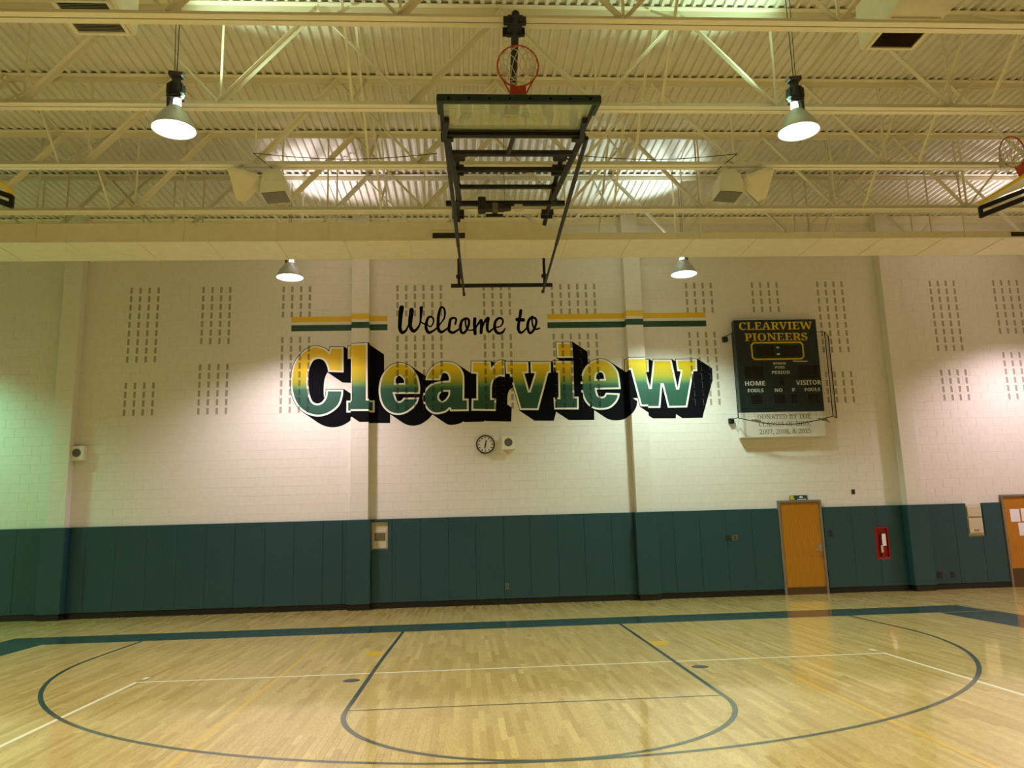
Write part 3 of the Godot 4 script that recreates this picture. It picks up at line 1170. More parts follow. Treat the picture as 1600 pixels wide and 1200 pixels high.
func wall_box(called: String, label: String, category: String, x: float, y: float, w: float, h: float, material: Material, z0: float, group := "") -> Node3D:
	var t := thing(called, label, category, Vector3(x, y - h * 0.5, z0), group)
	var m := MB.new()
	m.span(Vector3(-w * 0.5, 0, 0), Vector3(w * 0.5, h, 0.008), 0.003)
	part("cover_plate", m, material, t)
	m = MB.new()
	for s in [0.3, 0.7]:
		m.box(Vector3(0, h * s, 0.009), Vector3(w * 0.42, h * 0.26, 0.006), 0.002)
	part("insert", m, M.black, t)
	return t


func wall_items() -> void:
	# clock
	var t := thing("wall_clock", "round white wall clock with black rim below the mural", "clock", Vector3(-0.165, 3.55, W + 0.001))
	var face := Basis(Vector3.RIGHT, PI / 2)
	var m := MB.new()
	m.lathe([Vector2(0.185, 0.05), Vector2(0.19, 0.06), Vector2(0.205, 0.06), Vector2(0.213, 0.045), Vector2(0.213, 0)], Vector3.ZERO, 40, face)
	m.lathe([Vector2(0.185, 0.038), Vector2(0.185, 0.05)], Vector3.ZERO, 40, face)
	part("rim", m, M.black_gloss, t)
	m = MB.new()
	m.lathe([Vector2(0, 0.04), Vector2(0.187, 0.04)], Vector3.ZERO, 40, face)
	part("dial", m, M.sign, t)
	for k in 12:
		var a := TAU * k / 12.0
		var d := Vector3(sin(a), cos(a), 0)
		m = MB.new()
		m.beam(d * 0.135 + Vector3(0, 0, 0.041), d * 0.168 + Vector3(0, 0, 0.041), 0.022, 0.002, 0.0, Vector3.BACK)
		part("hour_mark", m, M.dull, t)
	for h in [[0.22, 0.105, 0.02], [-2.95, 0.09, 0.026]]:
		m = MB.new()
		var d := Vector3(sin(h[0]), cos(h[0]), 0)
		m.beam(Vector3(0, 0, 0.046) - d * 0.01, Vector3(0, 0, 0.046) + d * h[1], h[2], 0.003, 0.0, Vector3.BACK)
		part("hand", m, M.black, t)
	# speakers on the wall
	for s in [[0.355, 3.57, W, "cream box speaker on the wall just right of the clock"], [-9.16, 3.54, PIL_Z - 0.02, "cream box speaker on the leftmost pilaster corner"]]:
		t = thing("wall_speaker", s[3], "speaker", Vector3(s[0], s[1] - 0.155, W + 0.001), "square wall speakers")
		m = MB.new()
		m.span(Vector3(-0.155, 0, 0), Vector3(0.155, 0.31, 0.14), 0.008)
		part("housing", m, M.white_plastic, t)
		m = MB.new()
		m.lathe([Vector2(0, 0.006), Vector2(0.085, 0.006), Vector2(0.094, 0.0)], Vector3(0, 0.16, 0.14), 28, face)
		part("grille", m, M.grey, t)
	# outlets, switches, boxes
	var zp := W + 0.0552
	wall_box("wall_outlet", "dark outlet plate low on the pads, left of its twin near the right-hand door", "outlet", 10.17, 0.33, 0.13, 0.15, M.dull, zp, "outlets in the pads")
	wall_box("wall_outlet", "narrow dark outlet plate low on the pads, nearest the right-hand door", "outlet", 10.47, 0.33, 0.09, 0.14, M.dull, zp, "outlets in the pads")
	wall_box("wall_outlet", "small grey outlet low on the pads below the clock", "outlet", 0.25, 0.39, 0.075, 0.12, M.frame, zp, "outlets in the pads")
	wall_box("wall_switch", "dull brown switch plate in the pads left of the wooden door", "switch", 5.30, 1.30, 0.12, 0.12, M.dull, zp, "switch plates in the pads")
	wall_box("wall_switch", "lighter olive switch plate in the pads, nearer the wooden door of the pair", "switch", 5.46, 1.30, 0.12, 0.12, M.olive, zp, "switch plates in the pads")
	wall_box("wall_switch", "dark card reader plate just right of the wooden door", "switch", 7.70, 1.335, 0.09, 0.14, M.dull, zp, "switch plates in the pads")
	wall_box("strobe_box", "small dark alarm box on the white blocks right of the wooden door", "alarm", 8.36, 2.265, 0.08, 0.11, M.dull, W + 0.001)


func scoreboard() -> void:
	var t := thing("scoreboard", "dark green scoreboard with gold heading and unlit digits behind a wire guard", "scoreboard")
	var z := W + 0.2
	var x0 := 5.78
	var x1 := 7.78
	var b := MB.new()
	b.span(Vector3(x0, 4.15, W + 0.03), Vector3(x1, 6.36, z), 0.01)
	part("cabinet", b, M.board_green, t)
	var serif := SystemFont.new()
	serif.font_names = PackedStringArray(["Droid Serif"])
	serif.font_weight = 700
	var thin := SystemFont.new()
	thin.font_names = PackedStringArray(["Droid Serif"])
	var sans := SystemFont.new()
	sans.font_names = PackedStringArray(["Droid Sans"])
	sans.font_weight = 700
	var cx := (x0 + x1) * 0.5
	text("heading", "CLEARVIEW", 0.185, serif, M.yellow, t, Vector3(cx, 6.205, z + 0.002), 1.78)
	text("heading", "PIONEERS", 0.185, serif, M.yellow, t, Vector3(cx, 5.935, z + 0.002), 1.52)
	# clock window with its gold border
	b = MB.new()
	var w := 0.62
	var h := 0.2
	var yc := 5.60
	for s in [-1.0, 1.0]:
		b.span(Vector3(cx - w + 0.05, yc + s * h - 0.018, z), Vector3(cx + w - 0.05, yc + s * h + 0.018, z + 0.012), 0.003)
		b.span(Vector3(cx + s * w - 0.018, yc - h + 0.05, z), Vector3(cx + s * w + 0.018, yc + h - 0.05, z + 0.012), 0.003)
		for v in [-1.0, 1.0]:
			b.beam(Vector3(cx + s * w, yc + v * (h - 0.055), z + 0.006), Vector3(cx + s * (w - 0.055), yc + v * h, z + 0.006), 0.036, 0.0118, 0.0, Vector3.BACK)
	part("clock_border", b, M.yellow, t, "gold clock border")
	for r in [[cx - 0.53, 5.45, cx - 0.06, 5.75], [cx + 0.08, 5.45, cx + 0.53, 5.75], [5.92, 4.92, 6.42, 5.25], [7.22, 4.92, 7.72, 5.25], [6.73, 4.75, 6.89, 4.99], [6.03, 4.32, 6.33, 4.57], [6.58, 4.32, 6.88, 4.57], [6.99, 4.32, 7.16, 4.57], [7.38, 4.32, 7.68, 4.57]]:
		b = MB.new()
		b.span(Vector3(r[0], r[1], z), Vector3(r[2], r[3], z + 0.004), 0.001)
		var p := part("digit_window", b, M.black_gloss, t)
		b = MB.new()
		for e in [[r[0], r[1], r[2], r[1] + 0.012], [r[0], r[3] - 0.012, r[2], r[3]], [r[0], r[1], r[0] + 0.012, r[3]], [r[2] - 0.012, r[1], r[2], r[3]]]:
			b.span(Vector3(e[0], e[1], z + 0.004), Vector3(e[2], e[3], z + 0.009))
		part("bezel", b, M.dull, p)
	for y in [5.52, 5.68]:
		b = MB.new()
		b.box(Vector3(cx + 0.01, y, z + 0.006), Vector3(0.07, 0.035, 0.006), 0.002)
		part("colon_dot", b, M.sign, t, "white colon dot")
	for l in [["BONUS", 6.80, 5.295, 0.055, 0.30], ["POSS", 6.80, 5.20, 0.055, 0.23], ["PERIOD", 6.81, 5.08, 0.075, 0.43], ["HOME", 6.17, 4.825, 0.105, 0.48], ["VISITOR", 7.46, 4.825, 0.105, 0.60], ["FOULS", 6.17, 4.655, 0.08, 0.37], ["NO", 6.72, 4.655, 0.08, 0.18], ["F", 7.08, 4.655, 0.08, 0.07], ["FOULS", 7.53, 4.655, 0.08, 0.37]]:
		text("caption", l[0], l[3], sans, M.sign, t, Vector3(l[1], l[2], z + 0.002), l[4])
	b = MB.new()
	b.prism(PackedVector2Array([Vector2(7.14, 5.335), Vector2(7.46, 5.325), Vector2(7.50, 5.345), Vector2(7.12, 5.355)]), z, z + 0.002)
	part("maker_mark", b, M.sign, t)
	# the donor board below
	t = thing("donor_sign", "white donor sign lettered in grey serif hanging below the scoreboard", "sign")
	b = MB.new()
	b.span(Vector3(5.74, 3.56, W + 0.03), Vector3(7.76, 4.145, z - 0.01), 0.006)
	part("board", b, M.sign, t)
	for l in [["DONATED BY THE", 4.03, 1.28], ["CLASSES OF 2005,", 3.86, 1.22], ["2007, 2008, & 2015", 3.685, 1.22]]:
		text("lettering", l[0], 0.105, thin, M.olive, t, Vector3(6.80, l[1], z - 0.008), l[2], 0.003)
	# wire guard
	t = thing("wire_guard", "black wire guard frame standing off the wall round the scoreboard", "guard")
	var zg := W + 0.42
	var g0 := 5.63
	var g1 := 7.86
	b = MB.new()
	for q in [[g0, zg], [g1, zg], [g1 + 0.28, W + 0.02]]:
		b.tube(Vector3(q[0], 4.0, q[1]), Vector3(q[0], 5.99, q[1]), 0.011)
	b.tube(Vector3(g0, 5.99, zg), Vector3(g1, 5.99, zg), 0.006)
	var sag := []
	for k in 13:
		var u := k / 12.0
		sag.append(Vector3(lerpf(g0, g1, u), 3.99 - 0.17 * sin(PI * u), zg))
	b.path(sag, 0.011)
	part("front_frame", b, M.black, t)
	b = MB.new()
	for y in [4.0, 5.99]:
		b.tube(Vector3(g1, y, zg), Vector3(g1 + 0.28, y, W + 0.01), 0.009)
		b.tube(Vector3(g0, y, zg), Vector3(g0 - 0.05, y, W + 0.01), 0.009)
	part("standoff", b, M.black, t)
	for y in [3.97, 5.93]:
		b = MB.new()
		b.span(Vector3(g0 - 0.1, y - 0.06, W + 0.001), Vector3(g0 + 0.02, y + 0.06, W + 0.09), 0.006)
		part("wall_bracket", b, M.black, t)
	b = MB.new()
	for k in 48:
		var y := 4.02 + k * 0.0405
		b.tube(Vector3(g0, y, zg), Vector3(g1, y, zg), 0.0016, -1.0, 4, false)
		b.tube(Vector3(g1, y, zg), Vector3(g1 + 0.28, y, W + 0.02), 0.0016, -1.0, 4, false)
	for k in 14:
		var x := lerpf(g0, g1, (k + 0.5) / 14.0)
		b.tube(Vector3(x, 3.99 - 0.17 * sin(PI * (k + 0.5) / 14.0), zg), Vector3(x, 5.99, zg), 0.0016, -1.0, 4, false)
	var o := part("wire_mesh", b, M.dull, t)
	o.set_meta("kind", "stuff")
	for x in [6.05, 7.62]:
		b = MB.new()
		b.beam(Vector3(x - 0.12, 3.93, zg + 0.006), Vector3(x + 0.1, 3.90, zg + 0.006), 0.02, 0.05, 0.006)
		b.beam(Vector3(x - 0.02, 3.95, zg + 0.01), Vector3(x + 0.14, 3.85, zg + 0.01), 0.015, 0.025, 0.004)
		part("strap", b, M.olive, t, "olive strap")


# ---------- roof structure ----------

const TRUSS_Z := [5.55, 3.65, 1.84, 0.02, -1.80]

func trusses() -> void:
	var names_ := ["nearest roof truss, its bottom chord crossing above the basketball rim", "second roof truss back, behind the folded backboard", "third roof truss back, with four loudspeakers hung on it", "fourth roof truss back, just before the air duct", "fifth roof truss back, hidden partly above the air duct"]
	for i in TRUSS_Z.size():
		var z: float = TRUSS_Z[i]
		var t := thing("roof_truss", "cream steel " + names_[i], "truss", Vector3(0, 7.44, z), "roof trusses")
		var m := MB.new()
		m.angle_bar(Vector3(-16.9, 0.006, 0), Vector3(16.9, 0.006, 0), 0.09, 0.012)
		part("bottom_chord", m, M.steel, t)
		m = MB.new()
		m.angle_bar(Vector3(-16.9, 1.553, 0), Vector3(16.9, 1.553, 0), 0.095, 0.012, Vector3.DOWN)
		part("top_chord", m, M.steel, t)
		m = MB.new()
		m.span(Vector3(-16.4, 1.561, -0.05), Vector3(16.4, 1.599, 0.05))
		part("flute_closure", m, M.black, t, "black filler in the deck flutes")
		for k in range(-6, 6):
			var xb := 1.3 + 2.6 * k
			var lo := Vector3(xb, 0.05, 0)
			var inward := -1.0 if xb > 0 else 1.0
			m = MB.new()
			web(m, lo, Vector3(xb + inward * 1.3, 1.5, 0), 0.078)
			part("compression_web", m, M.steel, t)
			m = MB.new()
			web(m, lo, Vector3(xb - inward * 1.3, 1.5, 0), 0.042)
			part("tension_web", m, M.steel, t)
			m = MB.new()
			m.box(Vector3(xb, 0.78, 0), Vector3(0.03, 1.46, 0.03))
			part("post", m, M.steel, t)
		if i < TRUSS_Z.size() - 1:
			var dz: float = TRUSS_Z[i + 1] - z
			for x in [-11.4, -6.95, -2.15, 2.15, 6.95, 11.4]:
				m = MB.new()
				web(m, Vector3(x, 0.03, -0.06), Vector3(x, 1.5, dz + 0.06), 0.036)
				part("cross_brace", m, M.steel, t)
				m = MB.new()
				web(m, Vector3(x + 0.05, 1.5, -0.06), Vector3(x + 0.05, 0.03, dz + 0.06), 0.036)
				part("cross_brace", m, M.steel, t)


func web(m: MB, p: Vector3, q: Vector3, leg: float) -> void:  # one steel angle
	var z := (q - p).normalized()
	var x := Vector3.BACK.cross(z)
	x = Vector3.RIGHT if x.length() < 0.1 else x.normalized()
	var y := z.cross(x)
	var b := Basis(x, y, z)
	var l := p.distance_to(q)
	var mid := (p + q) * 0.5
	m.box(mid, Vector3(leg, 0.006, l), 0.0, b)
	m.box(mid + x * (leg * 0.5 - 0.003) + y * (leg * 0.5 - 0.003), Vector3(0.006, leg, l), 0.0, b)


func duct() -> void:
	var t := thing("air_duct", "long cream rectangular air duct hung across the gym before the end wall", "duct")
	var y0 := 6.945
	var z1 := -0.15
	var z0 := -1.15
	var cuts := [-16.5, -15.25, -14.0, -12.75, -11.5, -10.25, -9.02, -7.75, -6.5, -5.25, -4.02, -2.80, -1.60, -0.55, 0.69, 1.35, 2.55, 3.75, 4.98, 6.22, 7.45, 8.68, 9.9, 11.15, 12.4, 13.65, 14.9, 16.5]
	for i in cuts.size() - 1:
		var a: float = cuts[i]
		var b: float = cuts[i + 1]
		var ya := 7.31 if a < 0.7 else 7.085
		var yb := 7.31 if b < 0.7 else 7.085
		var m := MB.new()
		if ya == yb:
			m.span(Vector3(a + 0.002, y0, z0), Vector3(b - 0.002, ya, z1), 0.006)
		else:
			var f := MB.new()
			f.prism(PackedVector2Array([Vector2(a + 0.002, y0), Vector2(b - 0.002, y0), Vector2(b - 0.002, yb), Vector2(a + 0.002, ya)]), z0, z1, 0.005)
			m = f
		var s := part("duct_section", m, M.duct, t)
		m = MB.new()
		m.span(Vector3(b - 0.012, y0 - 0.014, z0 - 0.012), Vector3(b + 0.012, y0 + 0.001, z1 + 0.008), 0.003)
		m.span(Vector3(b - 0.010, y0 - 0.010, z1 - 0.002), Vector3(b + 0.010, yb + 0.004, z1 + 0.004), 0.002)
		if i < cuts.size() - 2:
			part("seam", m, M.duct, s)
	var m := MB.new()
	for x in [-10.9, -8.3, -5.7, -3.1, 3.9, 6.5, 9.1, 11.7]:
		for z in [z0 - 0.012, z1 + 0.012]:
			m.span(Vector3(x - 0.015, y0, z - 0.008), Vector3(x + 0.015, 9.0, z + 0.008))
	part("hanger", m, M.duct, t)
	# register in the front of the duct
	for r in [[-1.17, -0.57, 6.985, 7.095, "dark slatted air register"], [10.02, 10.62, 6.965, 7.06, "dark slatted air register"]]:
		m = MB.new()
		var x0: float = r[0]
		var x1: float = r[1]
		var ya: float = r[2]
		var yb: float = r[3]
		for e in [[x0 - 0.03, ya - 0.03, x1 + 0.03, ya], [x0 - 0.03, yb, x1 + 0.03, yb + 0.03], [x0 - 0.03, ya, x0, yb], [x1, ya, x1 + 0.03, yb]]:
			m.span(Vector3(e[0], e[1], z1 + 0.0005), Vector3(e[2], e[3], z1 + 0.018), 0.003)
		var g := part("air_register", m, M.duct, t, r[4])
		m = MB.new()
		m.span(Vector3(x0, ya, z1 + 0.0005), Vector3(x1, yb, z1 + 0.003))
		part("backing", m, M.black, g)
		for k in 5:
			m = MB.new()
			var y := lerpf(ya, yb, (k + 0.5) / 5.0)
			m.box(Vector3((x0 + x1) * 0.5, y, z1 + 0.011), Vector3(x1 - x0, 0.003, 0.013), 0.0, Basis(Vector3.RIGHT, 0.5))
			part("slat", m, M.olive, g)


func ceiling_ducts() -> void:
	for s in [-1.0, 1.0]:
		var xc := -4.98 if s < 0 else 5.06
		var y0 := 7.8
		var zf := 4.76 if s < 0 else 4.62
		var t := thing("supply_duct", ["cream duct run between the trusses at upper left of the picture", "cream duct run between the trusses at upper right of the picture"][0 if s < 0 else 1], "duct", Vector3.ZERO, "supply ducts with ceiling grilles")
		var m := MB.new()
		m.span(Vector3(xc - 0.37, y0, zf - 0.06), Vector3(xc + 0.37, 8.45, 9.0), 0.01)
		part("duct_body", m, M.duct, t)
		m = MB.new()
		m.span(Vector3(xc - 0.385, y0 - 0.012, 6.6), Vector3(xc + 0.385, 8.46, 6.63), 0.003)
		m.span(Vector3(xc - 0.02, 8.44, 5.0), Vector3(xc + 0.02, 9.0, 5.03))
		m.span(Vector3(xc - 0.02, 8.44, 7.5), Vector3(xc + 0.02, 9.0, 7.53))
		part("hanger", m, M.duct, t)
		t = thing("ceiling_grille", ["square dark grille with white frame under the upper left duct", "square dark brown grille under the upper right duct"][0 if s < 0 else 1], "air vent", Vector3.ZERO, "square grilles under the supply ducts")
		var h := 0.28
		var zc := zf + h + 0.03
		m = MB.new()
		for e in [[-h - 0.045, -h - 0.045, h + 0.045, -h], [-h - 0.045, h, h + 0.045, h + 0.045], [-h - 0.045, -h, -h, h], [h, -h, h + 0.045, h]]:
			m.span(Vector3(xc + e[0], y0 - 0.03, zc + e[1]), Vector3(xc + e[2], y0, zc + e[3]), 0.003)
		part("frame", m, M.white_plastic if s < 0 else M.duct, t)
		m = MB.new()
		m.span(Vector3(xc - h, y0 - 0.004, zc - h), Vector3(xc + h, y0, zc + h))
		part("backing", m, M.black, t)
		for k in 20:
			m = MB.new()
			m.box(Vector3(xc, y0 - 0.016, zc - h + (k + 0.5) * h / 10.0), Vector3(h * 2.0, 0.004, 0.026), 0.0, Basis(Vector3.RIGHT, 0.6))
			part("slat", m, M.alu if s < 0 else M.kick, t)


# ---------- lamps ----------

func high_bay(l: Array) -> void:
	var x: float = l[0]
	var z: float = l[1]
	var t := thing("high_bay_lamp", l[6], "lamp", Vector3(x, LAMP_Y, z), "high bay lamps")
	var b := MB.new()
	# reflector: outside and inside of a spun bell
	b.lathe([Vector2(0.088, 0.31), Vector2(0.10, 0.29), Vector2(0.15, 0.235), Vector2(0.205, 0.16), Vector2(0.25, 0.07), Vector2(0.272, 0.012), Vector2(0.284, 0.004), Vector2(0.284, -0.006), Vector2(0.272, -0.006), Vector2(0.262, 0.02), Vector2(0.238, 0.075), Vector2(0.195, 0.155), Vector2(0.085, 0.295)], Vector3.ZERO, 32)
	part("reflector", b, M.alu, t)
	b = MB.new()
	b.lathe([Vector2(0.262, 0.012), Vector2(0.262, 0.004), Vector2(0.0, -0.004)], Vector3.ZERO, 32)
	var glow := paint(255, 255, 255, 0.4)
	glow.emission_enabled = true
	glow.emission = (l[2] as Color).lerp(Color.WHITE, 0.6)
	glow.emission_energy_multiplier = 5.0
	part("lamp_lens", b, glow, t, "glowing lens")
	b = MB.new()
	var s := 1.0 if x < 0 else -1.0
	b.lathe([Vector2(0.0, 0.43), Vector2(0.05, 0.43), Vector2(0.055, 0.31), Vector2(0.0, 0.31)], Vector3(s * 0.025, 0, 0), 16)
	var lit := paint(235, 240, 245, 0.3)
	lit.emission_enabled = true
	lit.emission = (l[3] as Color).lerp(Color.WHITE, 0.4)
	lit.emission_energy_multiplier = 1.6
	part("lamp_neck", b, lit, t, "bright glass neck")
	b = MB.new()
	b.span(Vector3(-s * 0.075 - 0.022, 0.27, -0.05), Vector3(-s * 0.075 + 0.022, 0.46, 0.05), 0.005)
	b.span(Vector3(-0.09, 0.425, -0.07), Vector3(0.09, 0.45, 0.07), 0.004)
	part("bracket", b, M.socket, t)
	b = MB.new()
	b.lathe([Vector2(0.0, 0.66), Vector2(0.07, 0.66), Vector2(0.105, 0.63), Vector2(0.115, 0.5), Vector2(0.10, 0.45), Vector2(0.0, 0.45)], Vector3.ZERO, 20)
	for k in 10:
		var a := TAU * k / 10.0
		b.box(Vector3(cos(a) * 0.112, 0.55, sin(a) * 0.112), Vector3(0.02, 0.14, 0.006), 0.0, Basis(Vector3.UP, -a))
	part("ballast_housing", b, M.black, t)
	b = MB.new()
	b.box(Vector3(0, 0.71, 0), Vector3(0.1, 0.1, 0.08), 0.008)
	b.box(Vector3(0, 0.775, 0), Vector3(0.19, 0.06, 0.12), 0.008, Basis(Vector3.BACK, -s * 0.12))
	part("junction_box", b, M.socket, t)
	b = MB.new()
	b.tube(Vector3(0.0, 0.80, 0), Vector3(0.0, ROOF - LAMP_Y + 0.004, 0), 0.006)
	b.tube(Vector3(-s * 0.03, 0.80, 0), Vector3(-s * 0.06, ROOF - LAMP_Y + 0.004, 0), 0.005)
	part("hanging_cable", b, M.socket, t)
	var d := SpotLight3D.new()
	d.name = "downlight"
	d.position = Vector3(0, -0.06, 0)
	d.rotation.x = -PI / 2
	d.light_color = l[2]
	d.light_energy = DOWN * l[4]
	d.light_size = 0.2
	d.spot_range = 60.0
	d.spot_attenuation = 2.0
	d.spot_angle = 63.0
	d.spot_angle_attenuation = 0.72
	d.shadow_enabled = true
	t.add_child(d)
	var u := SpotLight3D.new()
	u.name = "uplight"
	u.position = Vector3(s * 0.125, 0.40, 0.0)
	u.basis = Basis.looking_at(Vector3(s * 0.5, 1.0, 0.3), Vector3.BACK)
	u.light_color = l[3]
	u.light_energy = UP * l[5]
	u.light_size = 0.05
	u.spot_range = 60.0
	u.spot_attenuation = 2.0
	u.spot_angle = 48.0
	u.spot_angle_attenuation = 0.5
	u.shadow_enabled = true
	t.add_child(u)


# ---------- backstops ----------

func net(o: Vector3, u: Vector3, w: Vector3, out_: Vector3, r: float) -> MB:  # limp net: u, w span the rim, out_ is the way the net would hang
	var b := MB.new()
	var rows := []
	for j in 6:
		var f := j / 5.0
		var row := []
		for k in 12:
			var a := TAU * (k + 0.5 * (j % 2)) / 12.0
			var p := o + (u * cos(a) + w * sin(a)) * r * (1.0 - 0.42 * f) + out_ * 0.13 * f
			p.y -= f * f * 0.16 * (1.0 + 0.9 * sin(a)) + 0.03 * f * cos(a * 3.0)
			row.append(p)
		rows.append(row)
	for j in 5:
		for k in 12:
			var k2 := (k + 1) % 12 if j % 2 == 1 else (k + 11) % 12
			b.tube(rows[j][k], rows[j + 1][k], 0.005, -1.0, 5, false)
			b.tube(rows[j][k], rows[j + 1][k2], 0.005, -1.0, 5, false)
	return b


func backstop() -> void:
	var t := thing("basketball_backstop", "large black ceiling-hung basketball backstop folded up in the middle of the gym", "backstop")
	var tilt := 0.18
	var v := Vector3(0, sin(tilt), -cos(tilt))  # from the board's lower edge to its upper
	var n := Vector3(0, cos(tilt), sin(tilt))  # the way its face looks, now up
	var o := Vector3(0.04, 6.46, 5.56)
	var fr := Basis(Vector3.RIGHT, n, v)
	var c := o + v * 0.53
	var b := MB.new()
	b.box(c, Vector3(1.74, 0.012, 0.98), 0.002, fr)
	part("backboard_glass", b, M.glass, t, "clear glass backboard")
	b = MB.new()
	for s in [-1.0, 1.0]:
		b.box(c + Vector3(s * 0.89, 0, 0), Vector3(0.05, 0.05, 1.06), 0.006, fr)
		b.box(c + v * s * 0.505, Vector3(1.73, 0.05, 0.05), 0.006, fr)
	part("board_frame", b, M.mast, t)
	b = MB.new()
	for s in [-1.0, 1.0]:
		b.box(c + Vector3(s * 0.3, 0, 0) - v * 0.2 + n * 0.009, Vector3(0.05, 0.003, 0.45), 0.0, fr)
		b.box(c - v * 0.2 + v * s * 0.2 + n * 0.009, Vector3(0.55, 0.003, 0.05), 0.0, fr)
		b.box(c + Vector3(s * 0.83, 0, 0) + n * 0.009, Vector3(0.05, 0.003, 0.94), 0.0, fr)
		b.box(c + v * s * 0.45 + n * 0.009, Vector3(1.6, 0.003, 0.05), 0.0, fr)
	part("board_marking", b, M.sign, t, "white board marking")
	b = MB.new()
	b.box(o - v * 0.03, Vector3(1.87, 0.10, 0.07), 0.022, fr)
	for s in [-1.0, 1.0]:
		b.box(o + Vector3(s * 0.905, 0, 0) + v * 0.17, Vector3(0.065, 0.10, 0.4), 0.02, fr)
	part("edge_padding", b, M.pad_green, t, "dark green edge padding")
	b = MB.new()
	for k in 8:
		var x := -0.8 + k * 0.23
		b.lathe([Vector2(0, 0.004), Vector2(0.012, 0.003), Vector2(0.013, 0)], o + Vector3(x, 0, 0) - v * 0.065, 10, Basis(Vector3.RIGHT, n, v) * Basis(Vector3.RIGHT, -PI / 2))
	part("padding_stud", b, M.black, t)
	# rim and net
	var rc := o + v * 0.10 + n * 0.43
	b = MB.new()
	b.torus(rc, Vector3.RIGHT, n, 0.236, 0.0105)
	var rim := part("rim", b, M.orange, t, "orange rim")
	b = MB.new()
	b.box(o + v * 0.12 + n * 0.03, Vector3(0.2, 0.05, 0.14), 0.01, fr)
	b.box(o + v * 0.105 + n * 0.12, Vector3(0.18, 0.16, 0.03), 0.006, fr)
	for s in [-1.0, 1.0]:
		b.tube(o + v * 0.11 + n * 0.1 + Vector3(s * 0.08, 0, 0), rc + Vector3(s * 0.17, 0, 0) - n * 0.17, 0.009)
	part("rim_bracket", b, M.orange, rim)
	part("net", net(rc, Vector3.RIGHT, n, -v, 0.236), M.net, t, "limp white net")
	# frame behind the board
	var e := o + v * 1.06  # upper edge
	b = MB.new()
	b.beam(e + Vector3(-0.90, -0.03, -0.03), e + Vector3(0.90, -0.03, -0.03), 0.07, 0.09, 0.006)
	part("cross_bar", b, M.black, t)
	b = MB.new()
	for s in [-1.0, 1.0]:
		b.beam(c + Vector3(s * 0.83, -0.05, 0), e + Vector3(s * 0.88, -0.06, -0.1), 0.06, 0.07, 0.006)
		b.box(e + Vector3(s * 0.84, -0.05, -0.08), Vector3(0.16, 0.1, 0.1), 0.01)
	part("board_bracket", b, M.black, t)
	var pivot := [Vector3(-0.66, 7.12, 1.30), Vector3(0.92, 7.12, 1.30)]
	var corner := [e + Vector3(-0.85, -0.03, -0.05), e + Vector3(0.90, -0.03, -0.05)]
	for k in 2:
		b = MB.new()
		b.tube(corner[k], pivot[k], 0.042, -1.0, 14)
		part("mast_tube", b, M.mast, t)
	var m1: Vector3 = corner[0].lerp(pivot[0], 0.235)
	var m2: Vector3 = corner[1].lerp(pivot[1], 0.235)
	b = MB.new()
	b.beam(m1, m2, 0.07, 0.07, 0.006)
	part("cross_bar", b, M.black, t)
	b = MB.new()
	b.tube(e + Vector3(0.02, -0.03, 0), (m1 + m2) * 0.5 + Vector3(-0.06, 0, 0), 0.032)
	part("centre_strut", b, M.mast, t)
	b = MB.new()
	b.tube(m1 + (pivot[0] - m1) * 0.12, m1.lerp(m2, 0.22), 0.012)
	b.tube(m2 + (pivot[1] - m2) * 0.12, m2.lerp(m1, 0.22), 0.012)
	part("diagonal_brace", b, M.mast, t)
	# long rear braces to the pivot bar beyond the duct
	var bars := [[e + Vector3(-0.86, -0.06, -0.08), Vector3(-0.60, 6.55, -2.28)], [e + Vector3(0.95, -0.06, -0.08), Vector3(1.07, 6.57, -2.18)]]
	for q in bars:
		b = MB.new()
		b.tube(q[0], q[1], 0.024, -1.0, 12)
		b.tube(q[0], q[1] + (q[0] - q[1]) * 0.42, 0.031, -1.0, 12)
		b.box(q[1], Vector3(0.06, 0.06, 0.08), 0.01)
		part("rear_brace", b, M.mast, t)
	b = MB.new()
	b.beam(Vector3(-0.87, 6.62, -1.90), Vector3(1.24, 6.62, -1.90), 0.07, 0.07, 0.006)
	part("pivot_bar", b, M.black, t)
	# runners under the trusses, posts down to the pivot bar
	for x in [-0.69, 0.96]:
		b = MB.new()
		b.tube(Vector3(x, 7.39, 2.24), Vector3(x, 7.39, -1.96), 0.04, -1.0, 14)
		part("runner", b, M.black, t)
		for z in [1.84, 0.02, -1.80]:
			b = MB.new()
			for s in [-1.0, 1.0]:
				b.span(Vector3(x - 0.11, 7.34, z + s * 0.085 - 0.022), Vector3(x + 0.11, 7.44, z + s * 0.085 + 0.022), 0.005)
			part("truss_clamp", b, M.black, t)
		b = MB.new()
		b.tube(Vector3(x + (-0.01 if x < 0 else 0.12), 7.39, -1.90), Vector3(x + (-0.01 if x < 0 else 0.12), 6.6, -1.90), 0.03, -1.0, 12)
		b.box(Vector3(x + (-0.01 if x < 0 else 0.12), 6.82, -1.90), Vector3(0.12, 0.06, 0.1), 0.01)
		part("drop_post", b, M.black, t)
		b = MB.new()
		b.box(Vector3(x * 0.98, 7.22, 1.30), Vector3(0.08, 0.34, 0.12), 0.01)
		b.box(Vector3(x * 0.97, 7.40, 2.30), Vector3(0.22, 0.12, 0.14), 0.02)
		part("pivot_hanger", b, M.black, t)
	for q in [[2.05, -0.71, 1.09, 7.30, 0.07], [1.38, -0.71, 1.06, 7.31, 0.06], [0.72, -0.90, 1.20, 7.30, 0.085]]:
		b = MB.new()
		b.beam(Vector3(q[1], q[3], q[0]), Vector3(q[2], q[3], q[0]), 0.07, q[4], 0.006)
		part("cross_bar", b, M.black, t)
	# winch
	b = MB.new()
